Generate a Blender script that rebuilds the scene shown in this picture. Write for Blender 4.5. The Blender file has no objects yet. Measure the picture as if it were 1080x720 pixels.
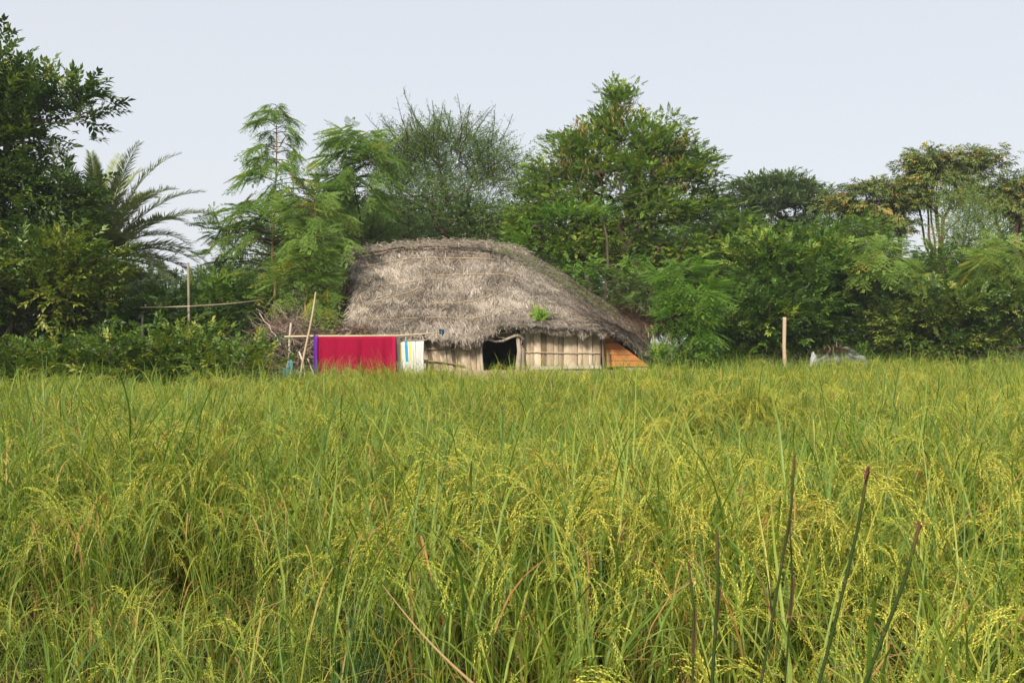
import bpy, math, random
import numpy as np
from mathutils import Vector, noise

scene = bpy.context.scene
COL = scene.collection
random.seed(7)
EYE = 1.6; FPX = 1050.0; HZ = 360.0
R = math.radians

def at(px, py, Y):
    """photo direction (px,py) taken out to a real distance Y"""
    return np.array([(px - 540.0) / FPX * Y, Y, EYE - (py - HZ) / FPX * Y])

# ------------------------------------------------------------------ mesh builder
class MB:
    def __init__(s):
        s.v = []; s.f = []; s.t = []; s.m = []; s.n = 0
    def add(s, verts, faces, tone=0.5, mat=0):
        """faces: (n,k) int array; tone: scalar or per-vertex"""
        verts = np.asarray(verts, dtype=np.float64).reshape(-1, 3)
        faces = np.asarray(faces, dtype=np.int64)
        s.v.append(verts)
        tt = np.empty(len(verts)); tt[:] = tone
        s.t.append(tt)
        s.f.append(faces + s.n)
        s.m.append(np.full(len(faces), mat, dtype=np.int32))
        s.n += len(verts)
    def build(s, name, mats, parent=None, smooth=False, origin=None):
        me = bpy.data.meshes.new(name)
        V = np.concatenate(s.v)
        if origin is not None:
            V = V - np.asarray(origin)
        me.vertices.add(len(V))
        me.vertices.foreach_set('co', V.astype(np.float32).ravel())
        tot = np.concatenate([np.full(len(f), f.shape[1], dtype=np.int64) for f in s.f])
        loops = np.concatenate([f.ravel() for f in s.f])
        me.loops.add(len(loops)); me.loops.foreach_set('vertex_index', loops.astype(np.int32))
        me.polygons.add(len(tot))
        st = np.zeros(len(tot), dtype=np.int64); st[1:] = np.cumsum(tot)[:-1]
        me.polygons.foreach_set('loop_start', st.astype(np.int32))
        me.polygons.foreach_set('loop_total', tot.astype(np.int32))
        me.polygons.foreach_set('material_index', np.concatenate(s.m))
        me.polygons.foreach_set('use_smooth', np.full(len(tot), bool(smooth)))
        at_ = me.attributes.new('tone', 'FLOAT', 'POINT')
        at_.data.foreach_set('value', np.concatenate(s.t).astype(np.float32))
        me.update(calc_edges=True)
        for m in (mats if isinstance(mats, (list, tuple)) else [mats]):
            me.materials.append(m)
        o = bpy.data.objects.new(name, me)
        COL.objects.link(o)
        if parent is not None:
            o.parent = parent
            if origin is None:
                o.location = -Vector(parent_origin(parent))
        elif origin is not None:
            o.location = origin
        return o

def parent_origin(o):
    p = Vector((0, 0, 0))
    while o is not None:
        p = p + o.location; o = o.parent
    return p

def tag(o, label=None, cat=None, group=None, kind=None):
    if label: o['label'] = label
    if cat: o['category'] = cat
    if group: o['group'] = group
    if kind: o['kind'] = kind
    return o

def empty(name, loc, label, cat, group=None):
    o = bpy.data.objects.new(name, None); COL.objects.link(o)
    o.location = loc; o.empty_display_size = 0.2
    return tag(o, label, cat, group)

def nrm(a):
    return a / np.maximum(np.linalg.norm(a, axis=-1, keepdims=True), 1e-9)

def frames(d, up):
    x = nrm(d); y = nrm(np.cross(up, x)); z = np.cross(x, y)
    return np.stack([x, y, z], axis=-1)          # columns

def scatter(mb, tv, tf, Rm, P, S, tone, mat=0, tjit=0.0, rng=None):
    n = len(P); k = len(tv)
    V = np.einsum('nij,kj->nki', Rm, tv) * S[:, None, None] + P[:, None, :]
    F = (tf[None, :, :] + (np.arange(n) * k)[:, None, None]).reshape(-1, tf.shape[1])
    T = np.repeat(tone, k)
    if tjit and rng is not None:
        T = T + rng.normal(0, tjit, len(T))
    mb.add(V.reshape(-1, 3), F, T, mat)

def tube(mb, pts, rad, sides=6, tone=0.5, mat=0, cap=True):
    pts = np.asarray(pts, float); n = len(pts)
    rad = np.broadcast_to(np.asarray(rad, float), (n,))
    T = np.gradient(pts, axis=0); T = nrm(T)
    ref = np.array([0, 0, 1.0]) if abs(T[0][2]) < 0.9 else np.array([1.0, 0, 0])
    A = nrm(np.cross(T, ref)); B = np.cross(T, A)
    ang = np.arange(sides) / sides * 2 * math.pi
    V = pts[:, None, :] + rad[:, None, None] * (A[:, None, :] * np.cos(ang)[None, :, None] + B[:, None, :] * np.sin(ang)[None, :, None])
    F = []
    for i in range(n - 1):
        for j in range(sides):
            a = i * sides + j; b = i * sides + (j + 1) % sides
            F.append((a, b, b + sides, a + sides))
    mb.add(V.reshape(-1, 3), F, tone, mat)
    if cap:
        for i, c in ((0, pts[0]), (n - 1, pts[-1])):
            vv = np.concatenate([V[i], c[None]]); tc_ = tone if np.ndim(tone) == 0 else float(np.asarray(tone)[0 if i == 0 else -1])
            mb.add(vv, [(j, (j + 1) % sides, sides) for j in range(sides)], tc_, mat)

def box(mb, c, sx, sy, sz, tone=0.5, mat=0, rot=0.0, jit=0.0, rng=None):
    v = np.array([[x, y, z] for x in (-.5, .5) for y in (-.5, .5) for z in (-.5, .5)]) * [sx, sy, sz]
    if jit and rng is not None: v = v + rng.normal(0, jit, v.shape)
    ca, sa = math.cos(rot), math.sin(rot)
    v = v @ np.array([[ca, sa, 0], [-sa, ca, 0], [0, 0, 1]])
    f = [(0, 1, 3, 2), (4, 6, 7, 5), (0, 4, 5, 1), (2, 3, 7, 6), (0, 2, 6, 4), (1, 5, 7, 3)]
    mb.add(v + np.asarray(c), f, tone, mat)

# ------------------------------------------------------------------ materials
def ramp_mat(name, stops, rough=0.6, transl=0.0, spec=0.3, nscale=0.0, namt=0.0, bump=0.0, bscale=40.0, pos_patch=None, tcol=(1.25, 1.3, 0.6)):
    m = bpy.data.materials.new(name); m.use_nodes = True
    nt = m.node_tree; nt.nodes.clear(); N = nt.nodes.new; L = nt.links.new
    out = N('ShaderNodeOutputMaterial'); bs = N('ShaderNodeBsdfPrincipled')
    bs.inputs['Roughness'].default_value = rough
    bs.inputs['Specular IOR Level'].default_value = spec
    a = N('ShaderNodeAttribute'); a.attribute_name = 'tone'
    val = a.outputs['Fac']
    if namt:
        tc = N('ShaderNodeTexCoord'); nz = N('ShaderNodeTexNoise'); nz.inputs['Scale'].default_value = nscale
        nz.inputs['Detail'].default_value = 6
        L(tc.outputs['Object'], nz.inputs['Vector'])
        ma = N('ShaderNodeMath'); ma.operation = 'MULTIPLY_ADD'
        L(nz.outputs['Fac'], ma.inputs[0]); ma.inputs[1].default_value = namt * 2
        sb = N('ShaderNodeMath'); sb.operation = 'SUBTRACT'; L(val, sb.inputs[0]); sb.inputs[1].default_value = namt
        L(sb.outputs[0], ma.inputs[2]); val = ma.outputs[0]
    if pos_patch:
        g = N('ShaderNodeNewGeometry'); nz2 = N('ShaderNodeTexNoise'); nz2.inputs['Scale'].default_value = pos_patch[0]
        nz2.inputs['Detail'].default_value = 3
        L(g.outputs['Position'], nz2.inputs['Vector'])
        oi = N('ShaderNodeObjectInfo')
        m1 = N('ShaderNodeMath'); m1.operation = 'MULTIPLY_ADD'; L(nz2.outputs['Fac'], m1.inputs[0]); m1.inputs[1].default_value = pos_patch[1] * 2
        L(val, m1.inputs[2])
        m2 = N('ShaderNodeMath'); m2.operation = 'MULTIPLY_ADD'; L(oi.outputs['Random'], m2.inputs[0]); m2.inputs[1].default_value = pos_patch[2]
        L(m1.outputs[0], m2.inputs[2])
        m3 = N('ShaderNodeMath'); m3.operation = 'SUBTRACT'; L(m2.outputs[0], m3.inputs[0]); m3.inputs[1].default_value = pos_patch[1] + pos_patch[2] * .5
        val = m3.outputs[0]
    cr = N('ShaderNodeValToRGB')
    el = cr.color_ramp.elements
    while len(el) < len(stops): el.new(0.5)
    for e, (p, c) in zip(el, stops):
        e.position = p; e.color = (*c, 1)
    L(val, cr.inputs[0]); L(cr.outputs[0], bs.inputs['Base Color'])
    if bump:
        tc2 = N('ShaderNodeTexCoord'); nb = N('ShaderNodeTexNoise'); nb.inputs['Scale'].default_value = bscale; nb.inputs['Detail'].default_value = 8
        L(tc2.outputs['Object'], nb.inputs['Vector'])
        bp = N('ShaderNodeBump'); bp.inputs['Strength'].default_value = bump; bp.inputs['Distance'].default_value = 0.02
        L(nb.outputs['Fac'], bp.inputs['Height']); L(bp.outputs[0], bs.inputs['Normal'])
    if transl:
        tr = N('ShaderNodeBsdfTranslucent'); mx = N('ShaderNodeMixShader'); mx.inputs[0].default_value = transl
        mc = N('ShaderNodeMix'); mc.data_type = 'RGBA'; mc.blend_type = 'MULTIPLY'; mc.inputs[0].default_value = 1
        L(cr.outputs[0], mc.inputs[6]); mc.inputs[7].default_value = (*tcol, 1)
        L(mc.outputs[2], tr.inputs['Color'])
        L(bs.outputs[0], mx.inputs[1]); L(tr.outputs[0], mx.inputs[2]); L(mx.outputs[0], out.inputs[0])
    else:
        L(bs.outputs[0], out.inputs[0])
    return m

M = {}
M['bark'] = ramp_mat('bark', [(0.0, (.03, .022, .016)), (0.5, (.10, .075, .055)), (1.0, (.22, .18, .14))], .9, 0, .1, 9, .35, .6, 25)
M['redbark'] = ramp_mat('reddish_bark', [(0.0, (.05, .025, .018)), (0.5, (.15, .075, .05)), (1.0, (.26, .16, .11))], .9, 0, .1, 6, .35, .5, 25)
M['yellowbark'] = ramp_mat('yellow_bark', [(0.0, (.12, .075, .03)), (0.5, (.32, .21, .08)), (1.0, (.45, .34, .17))], .8, 0, .1, 5, .4, .5, 25)
M['dark_leaf'] = ramp_mat('dark_leaf', [(0.0, (.024, .050, .010)), (0.45, (.065, .120, .020)), (0.85, (.16, .23, .034)), (1.0, (.30, .29, .05))], .38, .28, .5)
M['mid_leaf'] = ramp_mat('mid_leaf', [(0.0, (.036, .082, .014)), (0.45, (.100, .190, .026)), (0.85, (.20, .32, .040)), (1.0, (.34, .36, .055))], .45, .32, .4)
M['bright_leaf'] = ramp_mat('bright_leaf', [(0.0, (.05, .12, .02)), (0.5, (.13, .26, .035)), (0.9, (.24, .38, .05)), (1.0, (.42, .42, .07))], .5, .4, .3)
M['feather_leaf'] = ramp_mat('feather_leaf', [(0.0, (.075, .145, .030)), (0.5, (.19, .31, .065)), (0.9, (.24, .34, .07)), (1.0, (.50, .42, .06))], .55, .4, .25)
M['thorn_leaf'] = ramp_mat('thorn_leaf', [(0.0, (.045, .085, .026)), (0.5, (.135, .215, .058)), (1.0, (.25, .34, .09))], .6, .25, .25)
M['tan_leaf'] = ramp_mat('tan_leaf', [(0.0, (.06, .10, .025)), (0.5, (.15, .21, .055)), (0.8, (.28, .31, .085)), (0.92, (.40, .33, .09)), (1.0, (.40, .20, .06))], .5, .3, .3)
M['pod'] = ramp_mat('seed_pod', [(0.0, (.09, .05, .02)), (0.5, (.2, .12, .045)), (1.0, (.33, .24, .08))], .6, .15, .2)
M['palm_leaf'] = ramp_mat('palm_leaf', [(0.0, (.08, .12, .04)), (0.5, (.23, .285, .10)), (0.8, (.36, .38, .15)), (1.0, (.30, .22, .10))], .5, .2, .35)
M['hedge_leaf'] = ramp_mat('hedge_leaf', [(0.0, (.030, .070, .010)), (0.5, (.095, .170, .020)), (0.85, (.18, .245, .03)), (1.0, (.32, .33, .05))], .42, .3, .4)
M['far_leaf'] = ramp_mat('far_leaf', [(0.0, (.045, .085, .032)), (0.5, (.10, .165, .055)), (1.0, (.18, .25, .085))], .6, .25, .2)

# ------------------------------------------------------------------ leaf templates (x along, z up)
def t_leaf(w=.42, droop=.12, fold=.07):
    v = np.array([[0, 0, 0], [.5, 0, .0], [1, 0, -droop], [.42, w / 2, fold], [.42, -w / 2, fold]])
    f = np.array([[0, 1, 2, 3], [0, 4, 2, 1]])
    return v, f

def combine(parts):
    V = []; F = []; n = 0
    for v, f in parts:
        V.append(v); F.append(f + n); n += len(v)
    return np.concatenate(V), np.concatenate(F)

def xf(v, ax, origin, s):
    """orient template along ax"""
    ax = nrm(np.asarray(ax, float)[None])[0]
    Rm = frames(ax[None], np.array([[0, 0, 1.0]]))[0]
    return (v @ Rm.T) * s + np.asarray(origin)

def t_sprig(n=8, L=1.0, w=.42, ls=.5, droop=.15, seed=0, spread=55):
    """twig along +x carrying n oval leaves"""
    r = np.random.default_rng(seed); lv, lf = t_leaf(w, droop)
    parts = []
    for i in range(n):
        s = (i + .6) / n * L
        side = 1 if i % 2 else -1
        a = R(spread * r.uniform(.6, 1.2)) * (1 - .5 * i / n) * side
        el = r.uniform(-.45, .5)
        d = [math.cos(a), math.sin(a), el]
        parts.append((xf(lv, d, [s - .25 * L, 0, -.1 * s * s + r.uniform(-.03, .03)], ls * r.uniform(.75, 1.15)), lf))
    parts.append((xf(lv, [1, 0, .1], [.75 * L, 0, -.08], ls), lf))
    return combine(parts)

def t_feather(pairs=9, lw=.09, ll=.2, droop=.35, fan=62):
    """pinnate leaf, unit length, simple diamond leaflets"""
    parts = []
    for i in range(pairs):
        s = (i + .5) / pairs; z = -droop * s * s
        k = ll * math.sin(math.pi * (.18 + .72 * s)) + .03
        for sd in (-1, 1):
            a = R(fan) * sd
            d = np.array([math.cos(a), math.sin(a), -.25]); side = np.array([-math.sin(a), math.cos(a), 0])
            p = np.array([s, 0, z])
            v = np.array([p, p + d * k * .5 + side * lw * .5, p + d * k, p + d * k * .5 - side * lw * .5])
            parts.append((v, np.array([[0, 1, 2, 3]])))
    # rachis
    v = np.array([[0, .008, 0], [0, -.008, 0], [.5, 0, -droop * .25], [1, 0, -droop]])
    parts.append((v, np.array([[0, 1, 2, 2]])[:, :4]))
    parts[-1] = (v, np.array([[0, 1, 3, 2]]))
    return combine(parts)

def t_bipinnate(pin=4, seed=0, droop=.4, lw=.055, ll=.075, n=5):
    """big airy leaf: pinnae pairs each with small oval leaflets (horseradish-tree look)"""
    parts = []; r = np.random.default_rng(seed)
    def leaflet(p, d, s, w):
        side = nrm(np.cross(d, [0, 0, 1.0])[None])[0]
        v = np.array([p, p + d * s * .55 + side * w * .5, p + d * s, p + d * s * .55 - side * w * .5])
        parts.append((v, np.array([[0, 1, 2, 3]])))
    for i in range(pin + 1):
        s = .22 + .7 * i / pin; z = -droop * s * s
        L = (.42 * math.sin(math.pi * (.22 + .62 * (1 - i / pin)))) if i < pin else .2
        for sd in ((-1, 1) if i < pin else (0,)):
            a = R(58) * sd
            d = np.array([math.cos(a), math.sin(a), -.35]); d = d / np.linalg.norm(d)
            o = np.array([s, 0, z])
            for j in range(n):
                q = (j + .6) / n * L; p = o + d * q + np.array([0, 0, -.35 * q * q])
                for s2 in (-1, 1):
                    b = a + s2 * R(60)
                    dd = np.array([math.cos(b), math.sin(b), -.35 + r.uniform(-.2, .2)]); dd /= np.linalg.norm(dd)
                    leaflet(p, dd, ll * r.uniform(.8, 1.15), lw)
            leaflet(o + d * L, d, ll, lw)
    v = np.array([[0, .008, 0], [0, -.008, 0], [1, 0, -droop], [.5, 0, -droop * .25]])
    parts.append((v, np.array([[0, 1, 2, 3]])))
    return combine(parts)

def t_palmate(n=6, seed=0, droop=.9):
    """hanging hand-shaped leaf"""
    r = np.random.default_rng(seed); parts = []
    for i in range(n):
        a = R(-110 + 220 * i / (n - 1) + r.uniform(-8, 8))
        d = np.array([math.cos(a), math.sin(a), -droop * r.uniform(.6, 1.3)])
        lv, lf = t_leaf(.28, .25, .05)
        parts.append((xf(lv, d, [.15, 0, 0], r.uniform(.75, 1.0)), lf))
    return combine(parts)

def t_tinytwig(n=14, seed=0):
    r = np.random.default_rng(seed); parts = []
    for i in range(n):
        s = i / n; a = r.uniform(0, 6.28)
        d = np.array([.5, math.cos(a), math.sin(a)]); d /= np.linalg.norm(d)
        side = nrm(np.cross(d, [.3, .2, 1.0])[None])[0]
        p = np.array([s, 0, 0]); k = r.uniform(.10, .17)
        parts.append((np.array([p, p + d * k * .5 + side * k * .28, p + d * k, p + d * k * .5 - side * k * .28]), np.array([[0, 1, 2, 3]])))
    v = np.array([[0, .012, 0], [0, -.012, .01], [1, 0, 0], [.5, 0, .015]])
    parts.append((v, np.array([[0, 1, 2, 3]])))
    return combine(parts)

def t_pod():
    v = np.array([[0, 0, 0], [.5, .09, 0], [1, 0, 0], [.5, -.09, 0]])
    return v, np.array([[0, 1, 2, 3]])

TPL = {
    'broad': [t_sprig(8, 1, .40, .5, .16, s) for s in range(3)],
    'long': [t_sprig(9, 1, .28, .62, .3, s + 5) for s in range(3)],
    'round': [t_sprig(9, 1, .62, .36, .1, s + 9) for s in range(3)],
    'feather': [t_feather(9), t_feather(8, .10, .24, .5)],
    'fine': [t_feather(10, .085, .2, .3), t_feather(9, .09, .23, .5)],
    'bip': [t_bipinnate(4, s) for s in range(2)],
    'palmate': [t_palmate(6, s) for s in range(3)],
    'tiny': [t_tinytwig(14, s) for s in range(2)],
}

# kind: template, unit size (m), units/clump, clump sigma (m), upward bias, droop of direction
KIND = {
    'broad':   dict(t='broad', s=.31, n=12, sg=.20, up=.30, dens=15),
    'bushy':   dict(t='broad', s=.235, n=13, sg=.17, up=.40, dens=19),
    'long':    dict(t='long', s=.34, n=12, sg=.22, up=.05, dens=14),
    'round':   dict(t='round', s=.24, n=15, sg=.19, up=.25, dens=17, fz=.55),
    'feather': dict(t='feather', s=.34, n=15, sg=.22, up=.0, dens=13),
    'fine':    dict(t='fine', s=.28, n=20, sg=.23, up=.10, dens=17, fz=.58),
    'bip':     dict(t='bip', s=.55, n=5, sg=.12, up=-.05, dens=7),
    'palmate': dict(t='long', s=.27, n=13, sg=.22, up=-.30, dens=14, fz=.38),
    'tiny':    dict(t='tiny', s=.32, n=22, sg=.26, up=.35, dens=14),
    'farmass': dict(t='broad', s=.50, n=12, sg=.40, up=.3, dens=5),
}

def skeleton(mb, base, targets, rng, r_tip=.006, r_exp=.46, wob=.06, trunk_top=None, low_pen=1.3, r_scale=1.0):
    """branches from base to every target, joined to the nearest existing limb, radii by what they carry"""
    P = [np.array(base, float)]; par = [-1]
    if trunk_top is not None:
        k = 6; d = np.array(trunk_top) - P[0]
        for i in range(1, k + 1):
            w = rng.normal(0, wob, 3) * (1 if i < k else 0); w[2] = 0
            P.append(P[0] + d * i / k + w); par.append(len(P) - 2)
    root = P[-1]
    order = np.argsort([np.linalg.norm(t - root) for t in targets])
    tips = []
    for oi in order:
        t = targets[oi]
        A = np.array(P); dv = t - A
        dist = np.linalg.norm(dv, axis=1)
        cost = dist + low_pen * np.maximum(0, A[:, 2] - t[2]) + np.where(np.arange(len(A)) < 3, .8, 0) * (trunk_top is not None)
        i = int(np.argmin(cost)); di = dist[i]; n = max(1, int(di / .35))
        p0 = A[i]
        for k in range(1, n + 1):
            f = k / n
            q = p0 + (t - p0) * f + rng.normal(0, wob * .7, 3) * (f < 1)
            q[2] += -.12 * di * math.sin(math.pi * f) * .5
            P.append(q); par.append(i); i = len(P) - 1
        tips.append(i)
    cnt = np.zeros(len(P)); 
    for t in tips: cnt[t] += 1
    for i in range(len(P) - 1, 0, -1): cnt[par[i]] += cnt[i]
    rad = np.maximum(r_tip, r_tip * np.maximum(cnt, .5) ** r_exp) * r_scale
    A = np.array(P); par = np.array(par); ch = np.arange(1, len(A)); pa = par[1:]
    sides = 5; ang = np.arange(sides) / sides * 2 * math.pi
    D = nrm(A[ch] - A[pa]); ref = np.where(np.abs(D[:, 2:3]) < .9, [[0, 0, 1.0]], [[1.0, 0, 0]])
    U = nrm(np.cross(D, ref)); W = np.cross(D, U)
    ring = U[:, None, :] * np.cos(ang)[None, :, None] + W[:, None, :] * np.sin(ang)[None, :, None]
    ext = D * (rad[ch] * .4)[:, None]
    r0 = np.minimum(rad[pa], rad[ch] * 1.5)
    V = np.concatenate([A[pa][:, None] + ring * r0[:, None, None], (A[ch] + ext)[:, None] + ring * rad[ch][:, None, None]], axis=1)
    F = np.array([(j, (j + 1) % sides, (j + 1) % sides + sides, j + sides) for j in range(sides)])
    FF = (F[None] + (np.arange(len(ch)) * 2 * sides)[:, None, None]).reshape(-1, 4)
    mb.add(V.reshape(-1, 3), FF, .5, 0)
    return A

def tree(name, label, cat, Y, base_px, blobs, kind, leafmat, seed, group=None, bark='bark', tone=.5, tsd=.16, dens=1.0, size=1.0,
         top=None, extra=None, wood_parts=('trunk', 'crown'), ground=0.0, r_tip=.006, clump_tone=.12, hollow=.55, yrad=1.0, spike=0, base_dY=0, r_scale=1.0, yellow=0.0):
    rng = np.random.default_rng(seed); K = KIND[kind]
    m = Y / FPX
    base = at(base_px, 360, Y + base_dY); base[2] = ground - .05
    root = empty(name, (base[0], base[1], ground), label, cat, group)
    C = []
    for b in blobs:
        px, py, rx, ry = b[:4]; dY = b[4] if len(b) > 4 else 0
        c = at(px, py, Y + dY); rx *= m; ry *= m
        n = max(4, int(K['dens'] * dens * math.pi * rx * ry * 1.15 / (size ** 1.2)))
        d = nrm(rng.normal(size=(n, 3))); rr = (hollow + (1 - hollow) * rng.random(n) ** .7) * rng.uniform(.82, 1.12, n)
        # leave random holes, keep the outline uneven
        pts = c + d * rr[:, None] * np.array([rx, min(rx, 1.8) * yrad, ry])
        keep = np.array([noise.noise(Vector(p * (.9 / size)) + Vector((seed, 0, 0))) > -.28 for p in pts])
        C.append(pts[keep])
    C = np.concatenate(C); C = C[C[:, 2] > ground + .12]
    tb = MB(); centre = C.mean(0)
    tt = at(*top, Y) if top is not None else None
    skeleton(tb, base, list(C), rng, r_tip, trunk_top=tt, r_scale=r_scale)
    if extra: extra(tb, root, rng)
    tb.build(wood_parts[0], M[bark], root)
    mb = MB(); nU = K['n']
    ctone = rng.normal(0, clump_tone, len(C))
    P = np.repeat(C, nU, axis=0) + rng.normal(0, K['sg'] * size, (len(C) * nU, 3)) * [1.15, 1.15, K.get('fz', .7)]
    out = nrm(P - centre) * .7 + nrm(P - np.repeat(C, nU, axis=0)) * .8
    D = out + rng.normal(0, .35, P.shape); D[:, 2] = D[:, 2] * .6 + K['up']
    UP = np.array([0, 0, 1.0]) + rng.normal(0, .35, P.shape)
    S = K['s'] * size * rng.uniform(.7, 1.2, len(P))
    T = np.clip(tone + np.repeat(ctone, nU) + rng.normal(0, tsd, len(P)), .02, .93)
    if yellow: T = np.where(rng.random(len(P)) < yellow, 1.0, T)
    ok = P[:, 2] > ground + .03
    tpls = TPL[K['t']]; which = rng.integers(0, len(tpls), len(P))
    for i, (tv, tf) in enumerate(tpls):
        s = (which == i) & ok
        if s.any(): scatter(mb, tv, tf, frames(D[s], UP[s]), P[s], S[s], T[s], 0, .04, rng)
    if spike:                                   # long bare-ended shoots beyond the crown
        tips = C[np.argsort(-(C - centre)[:, 2] + rng.normal(0, .4, len(C)))[:spike]]
        sb = MB(); tv, tf = TPL['tiny'][0]
        for p in tips:
            d = nrm(((p - centre) * [1, 1, .5] + [rng.normal(0, .5), rng.normal(0, .5), 1.0 + rng.random()])[None])[0]
            L = rng.uniform(.5, 1.6); pts = [p - d * .2]
            for k in range(1, 7):
                d = nrm((d + rng.normal(0, .12, 3) + [0, 0, -.03])[None])[0]; pts.append(pts[-1] + d * L / 6)
            pts = np.array(pts); tube(sb, pts, np.linspace(.016, .006, 7), 4, .35, 0)
            nt_ = rng.integers(16, 26)
            ii = rng.uniform(0, 5.6, nt_); i0 = ii.astype(int); q = pts[i0] + (pts[i0 + 1] - pts[i0]) * (ii - i0)[:, None]
            dd = np.tile(d, (nt_, 1)) + rng.normal(0, .75, (nt_, 3))
            scatter(sb, tv, tf, frames(dd, np.tile([0, 0, 1.0], (nt_, 1)) + rng.normal(0, .2, (nt_, 3))), q, rng.uniform(.12, .3, nt_), rng.uniform(.2, .7, nt_), 1)
        sb.build('shoots', [M[bark], leafmat if not isinstance(leafmat, str) else M[leafmat]], root)
    mb.build(wood_parts[1], M[leafmat], root)
    return root, C

# ------------------------------------------------------------------ setting: ground
def gz(x, y):
    return .03 * math.sin(x * .7) * math.cos(y * .5)
soil = ramp_mat('soil', [(0.0, (.03, .022, .014)), (.5, (.075, .055, .034)), (1, (.14, .11, .07))], .95, 0, .1, 1.5, .4, .8, 12)
gb = MB()
xs = np.concatenate([[-900, -300, -120, -60], np.arange(-34, 34.1, 1.0), [60, 120, 300, 900]])
ys = np.concatenate([[-300, -60, -20], np.arange(-6, 60.1, 1.0), [90, 150, 400, 1200]])
V = np.array([[x, y, (gz(x, y) if abs(x) < 34 and -6 < y < 60 else 0)] for y in ys for x in xs])
nx = len(xs)
F = [(j * nx + i, j * nx + i + 1, (j + 1) * nx + i + 1, (j + 1) * nx + i) for j in range(len(ys) - 1) for i in range(nx - 1)]
gb.add(V, F)
tag(gb.build('ground', soil, smooth=True), 'brown earth under the crop and trees', kind='structure')

# ------------------------------------------------------------------ rice field
RLEAF = ramp_mat('rice_leaf', [(0.0, (.048, .110, .015)), (.35, (.150, .245, .030)), (.62, (.33, .37, .052)), (.8, (.48, .43, .08)), (.9, (.40, .26, .08)), (1, (.42, .20, .07))],
                 .45, .35, .4, pos_patch=(.28, .10, .12))
RGRAIN = ramp_mat('rice_grain', [(0.0, (.28, .34, .045)), (.5, (.51, .50, .068)), (1, (.68, .56, .10))], .6, .15, .25, pos_patch=(.22, .22, .25))
WLEAF = ramp_mat('wild_grass_leaf', [(0.0, (.03, .08, .024)), (.5, (.085, .17, .048)), (.85, (.26, .34, .13)), (1, (.42, .34, .14))], .4, .35, .45, pos_patch=(.4, .08, .15))

def arc(p0, d, L, bend, n, rng, jit=.0):
    """curve that leaves p0 along d and bends towards the ground"""
    pts = [np.array(p0, float)]; d = d / np.linalg.norm(d); st = L / n
    for i in range(n):
        d = d + np.array([0, 0, -bend * (i + 1) / n * 2]) * st / L * 1.0
        if jit: d = d + rng.normal(0, jit, 3)
        d = d / np.linalg.norm(d); pts.append(pts[-1] + d * st)
    return np.array(pts)

def blade(mb, pts, w, tone, mat=0, tipw=.08, fold=.25, prof=None):
    n = len(pts); T = nrm(np.gradient(pts, axis=0))
    S = nrm(np.cross(T, [0, 0, 1.0]) + 1e-4)
    t = np.linspace(0, 1, n)
    ww = w * (np.minimum(1, .45 + 2.2 * t) * np.clip((1 - t) ** .55, tipw, 1)) * .5
    Nn = nrm(np.cross(S, T))
    Lf = pts + S * ww[:, None] + Nn * (ww * fold)[:, None]; Rt = pts - S * ww[:, None] + Nn * (ww * fold)[:, None]
    V = np.stack([Lf, pts, Rt], 1).reshape(-1, 3)
    F = []
    for i in range(n - 1):
        a = i * 3; F += [(a, a + 1, a + 4, a + 3), (a + 1, a + 2, a + 5, a + 4)]
    mb.add(V, F, tone, mat)

GV = np.array([[-.5, 0, 0], [0, .2, 0], [0, -.1, .17], [0, -.1, -.17], [.5, 0, 0]])
GF = np.array([[0, 1, 2], [0, 2, 3], [0, 3, 1], [4, 2, 1], [4, 3, 2], [4, 1, 3]])

def panicle(mb, p0, d, rng, L=.24, ripe=.5):
    ax = arc(p0, d, L, rng.uniform(2.4, 4.2), 9, rng, .03)
    tube(mb, ax, np.linspace(.0013, .0005, len(ax)), 3, .62, 0, cap=False)
    gp = []; gd = []
    nb = rng.integers(7, 10)
    for b in range(nb):
        f = .08 + .85 * b / nb; i = min(int(f * 9), 8); q = ax[i] + (ax[i + 1] - ax[i]) * (f * 9 - i)
        td = ax[i + 1] - ax[i]; td = td / np.linalg.norm(td)
        a = rng.uniform(0, 6.28); sd = td * 1.0 + np.array([math.cos(a), math.sin(a), 0]) * .17
        bl = L * rng.uniform(.40, .62) * (1 - .45 * f)
        br = arc(q, sd, bl, 1.0, 5, rng, .03)
        tube(mb, br, .0005, 3, .6, 0, cap=False)
        ng = int(bl / .0078)
        for g in range(ng):
            u = (g + .8) / (ng + .5) * 5; k = min(int(u), 4); gq = br[k] + (br[k + 1] - br[k]) * (u - k)
            dd = br[k + 1] - br[k]; dd = dd / np.linalg.norm(dd)
            off = rng.normal(0, 1, 3); off -= dd * off.dot(dd); off /= np.linalg.norm(off)
            gp.append(gq + off * .0022 + dd * .003); gd.append(dd + off * .3)
    gp = np.array(gp); gd = np.array(gd)
    up = rng.normal(size=gp.shape)
    scatter(mb, GV, GF, frames(gd, up), gp, rng.uniform(.0088, .0108, len(gp)), np.clip(rng.normal(ripe, .16, len(gp)), 0, 1), 1)

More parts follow.
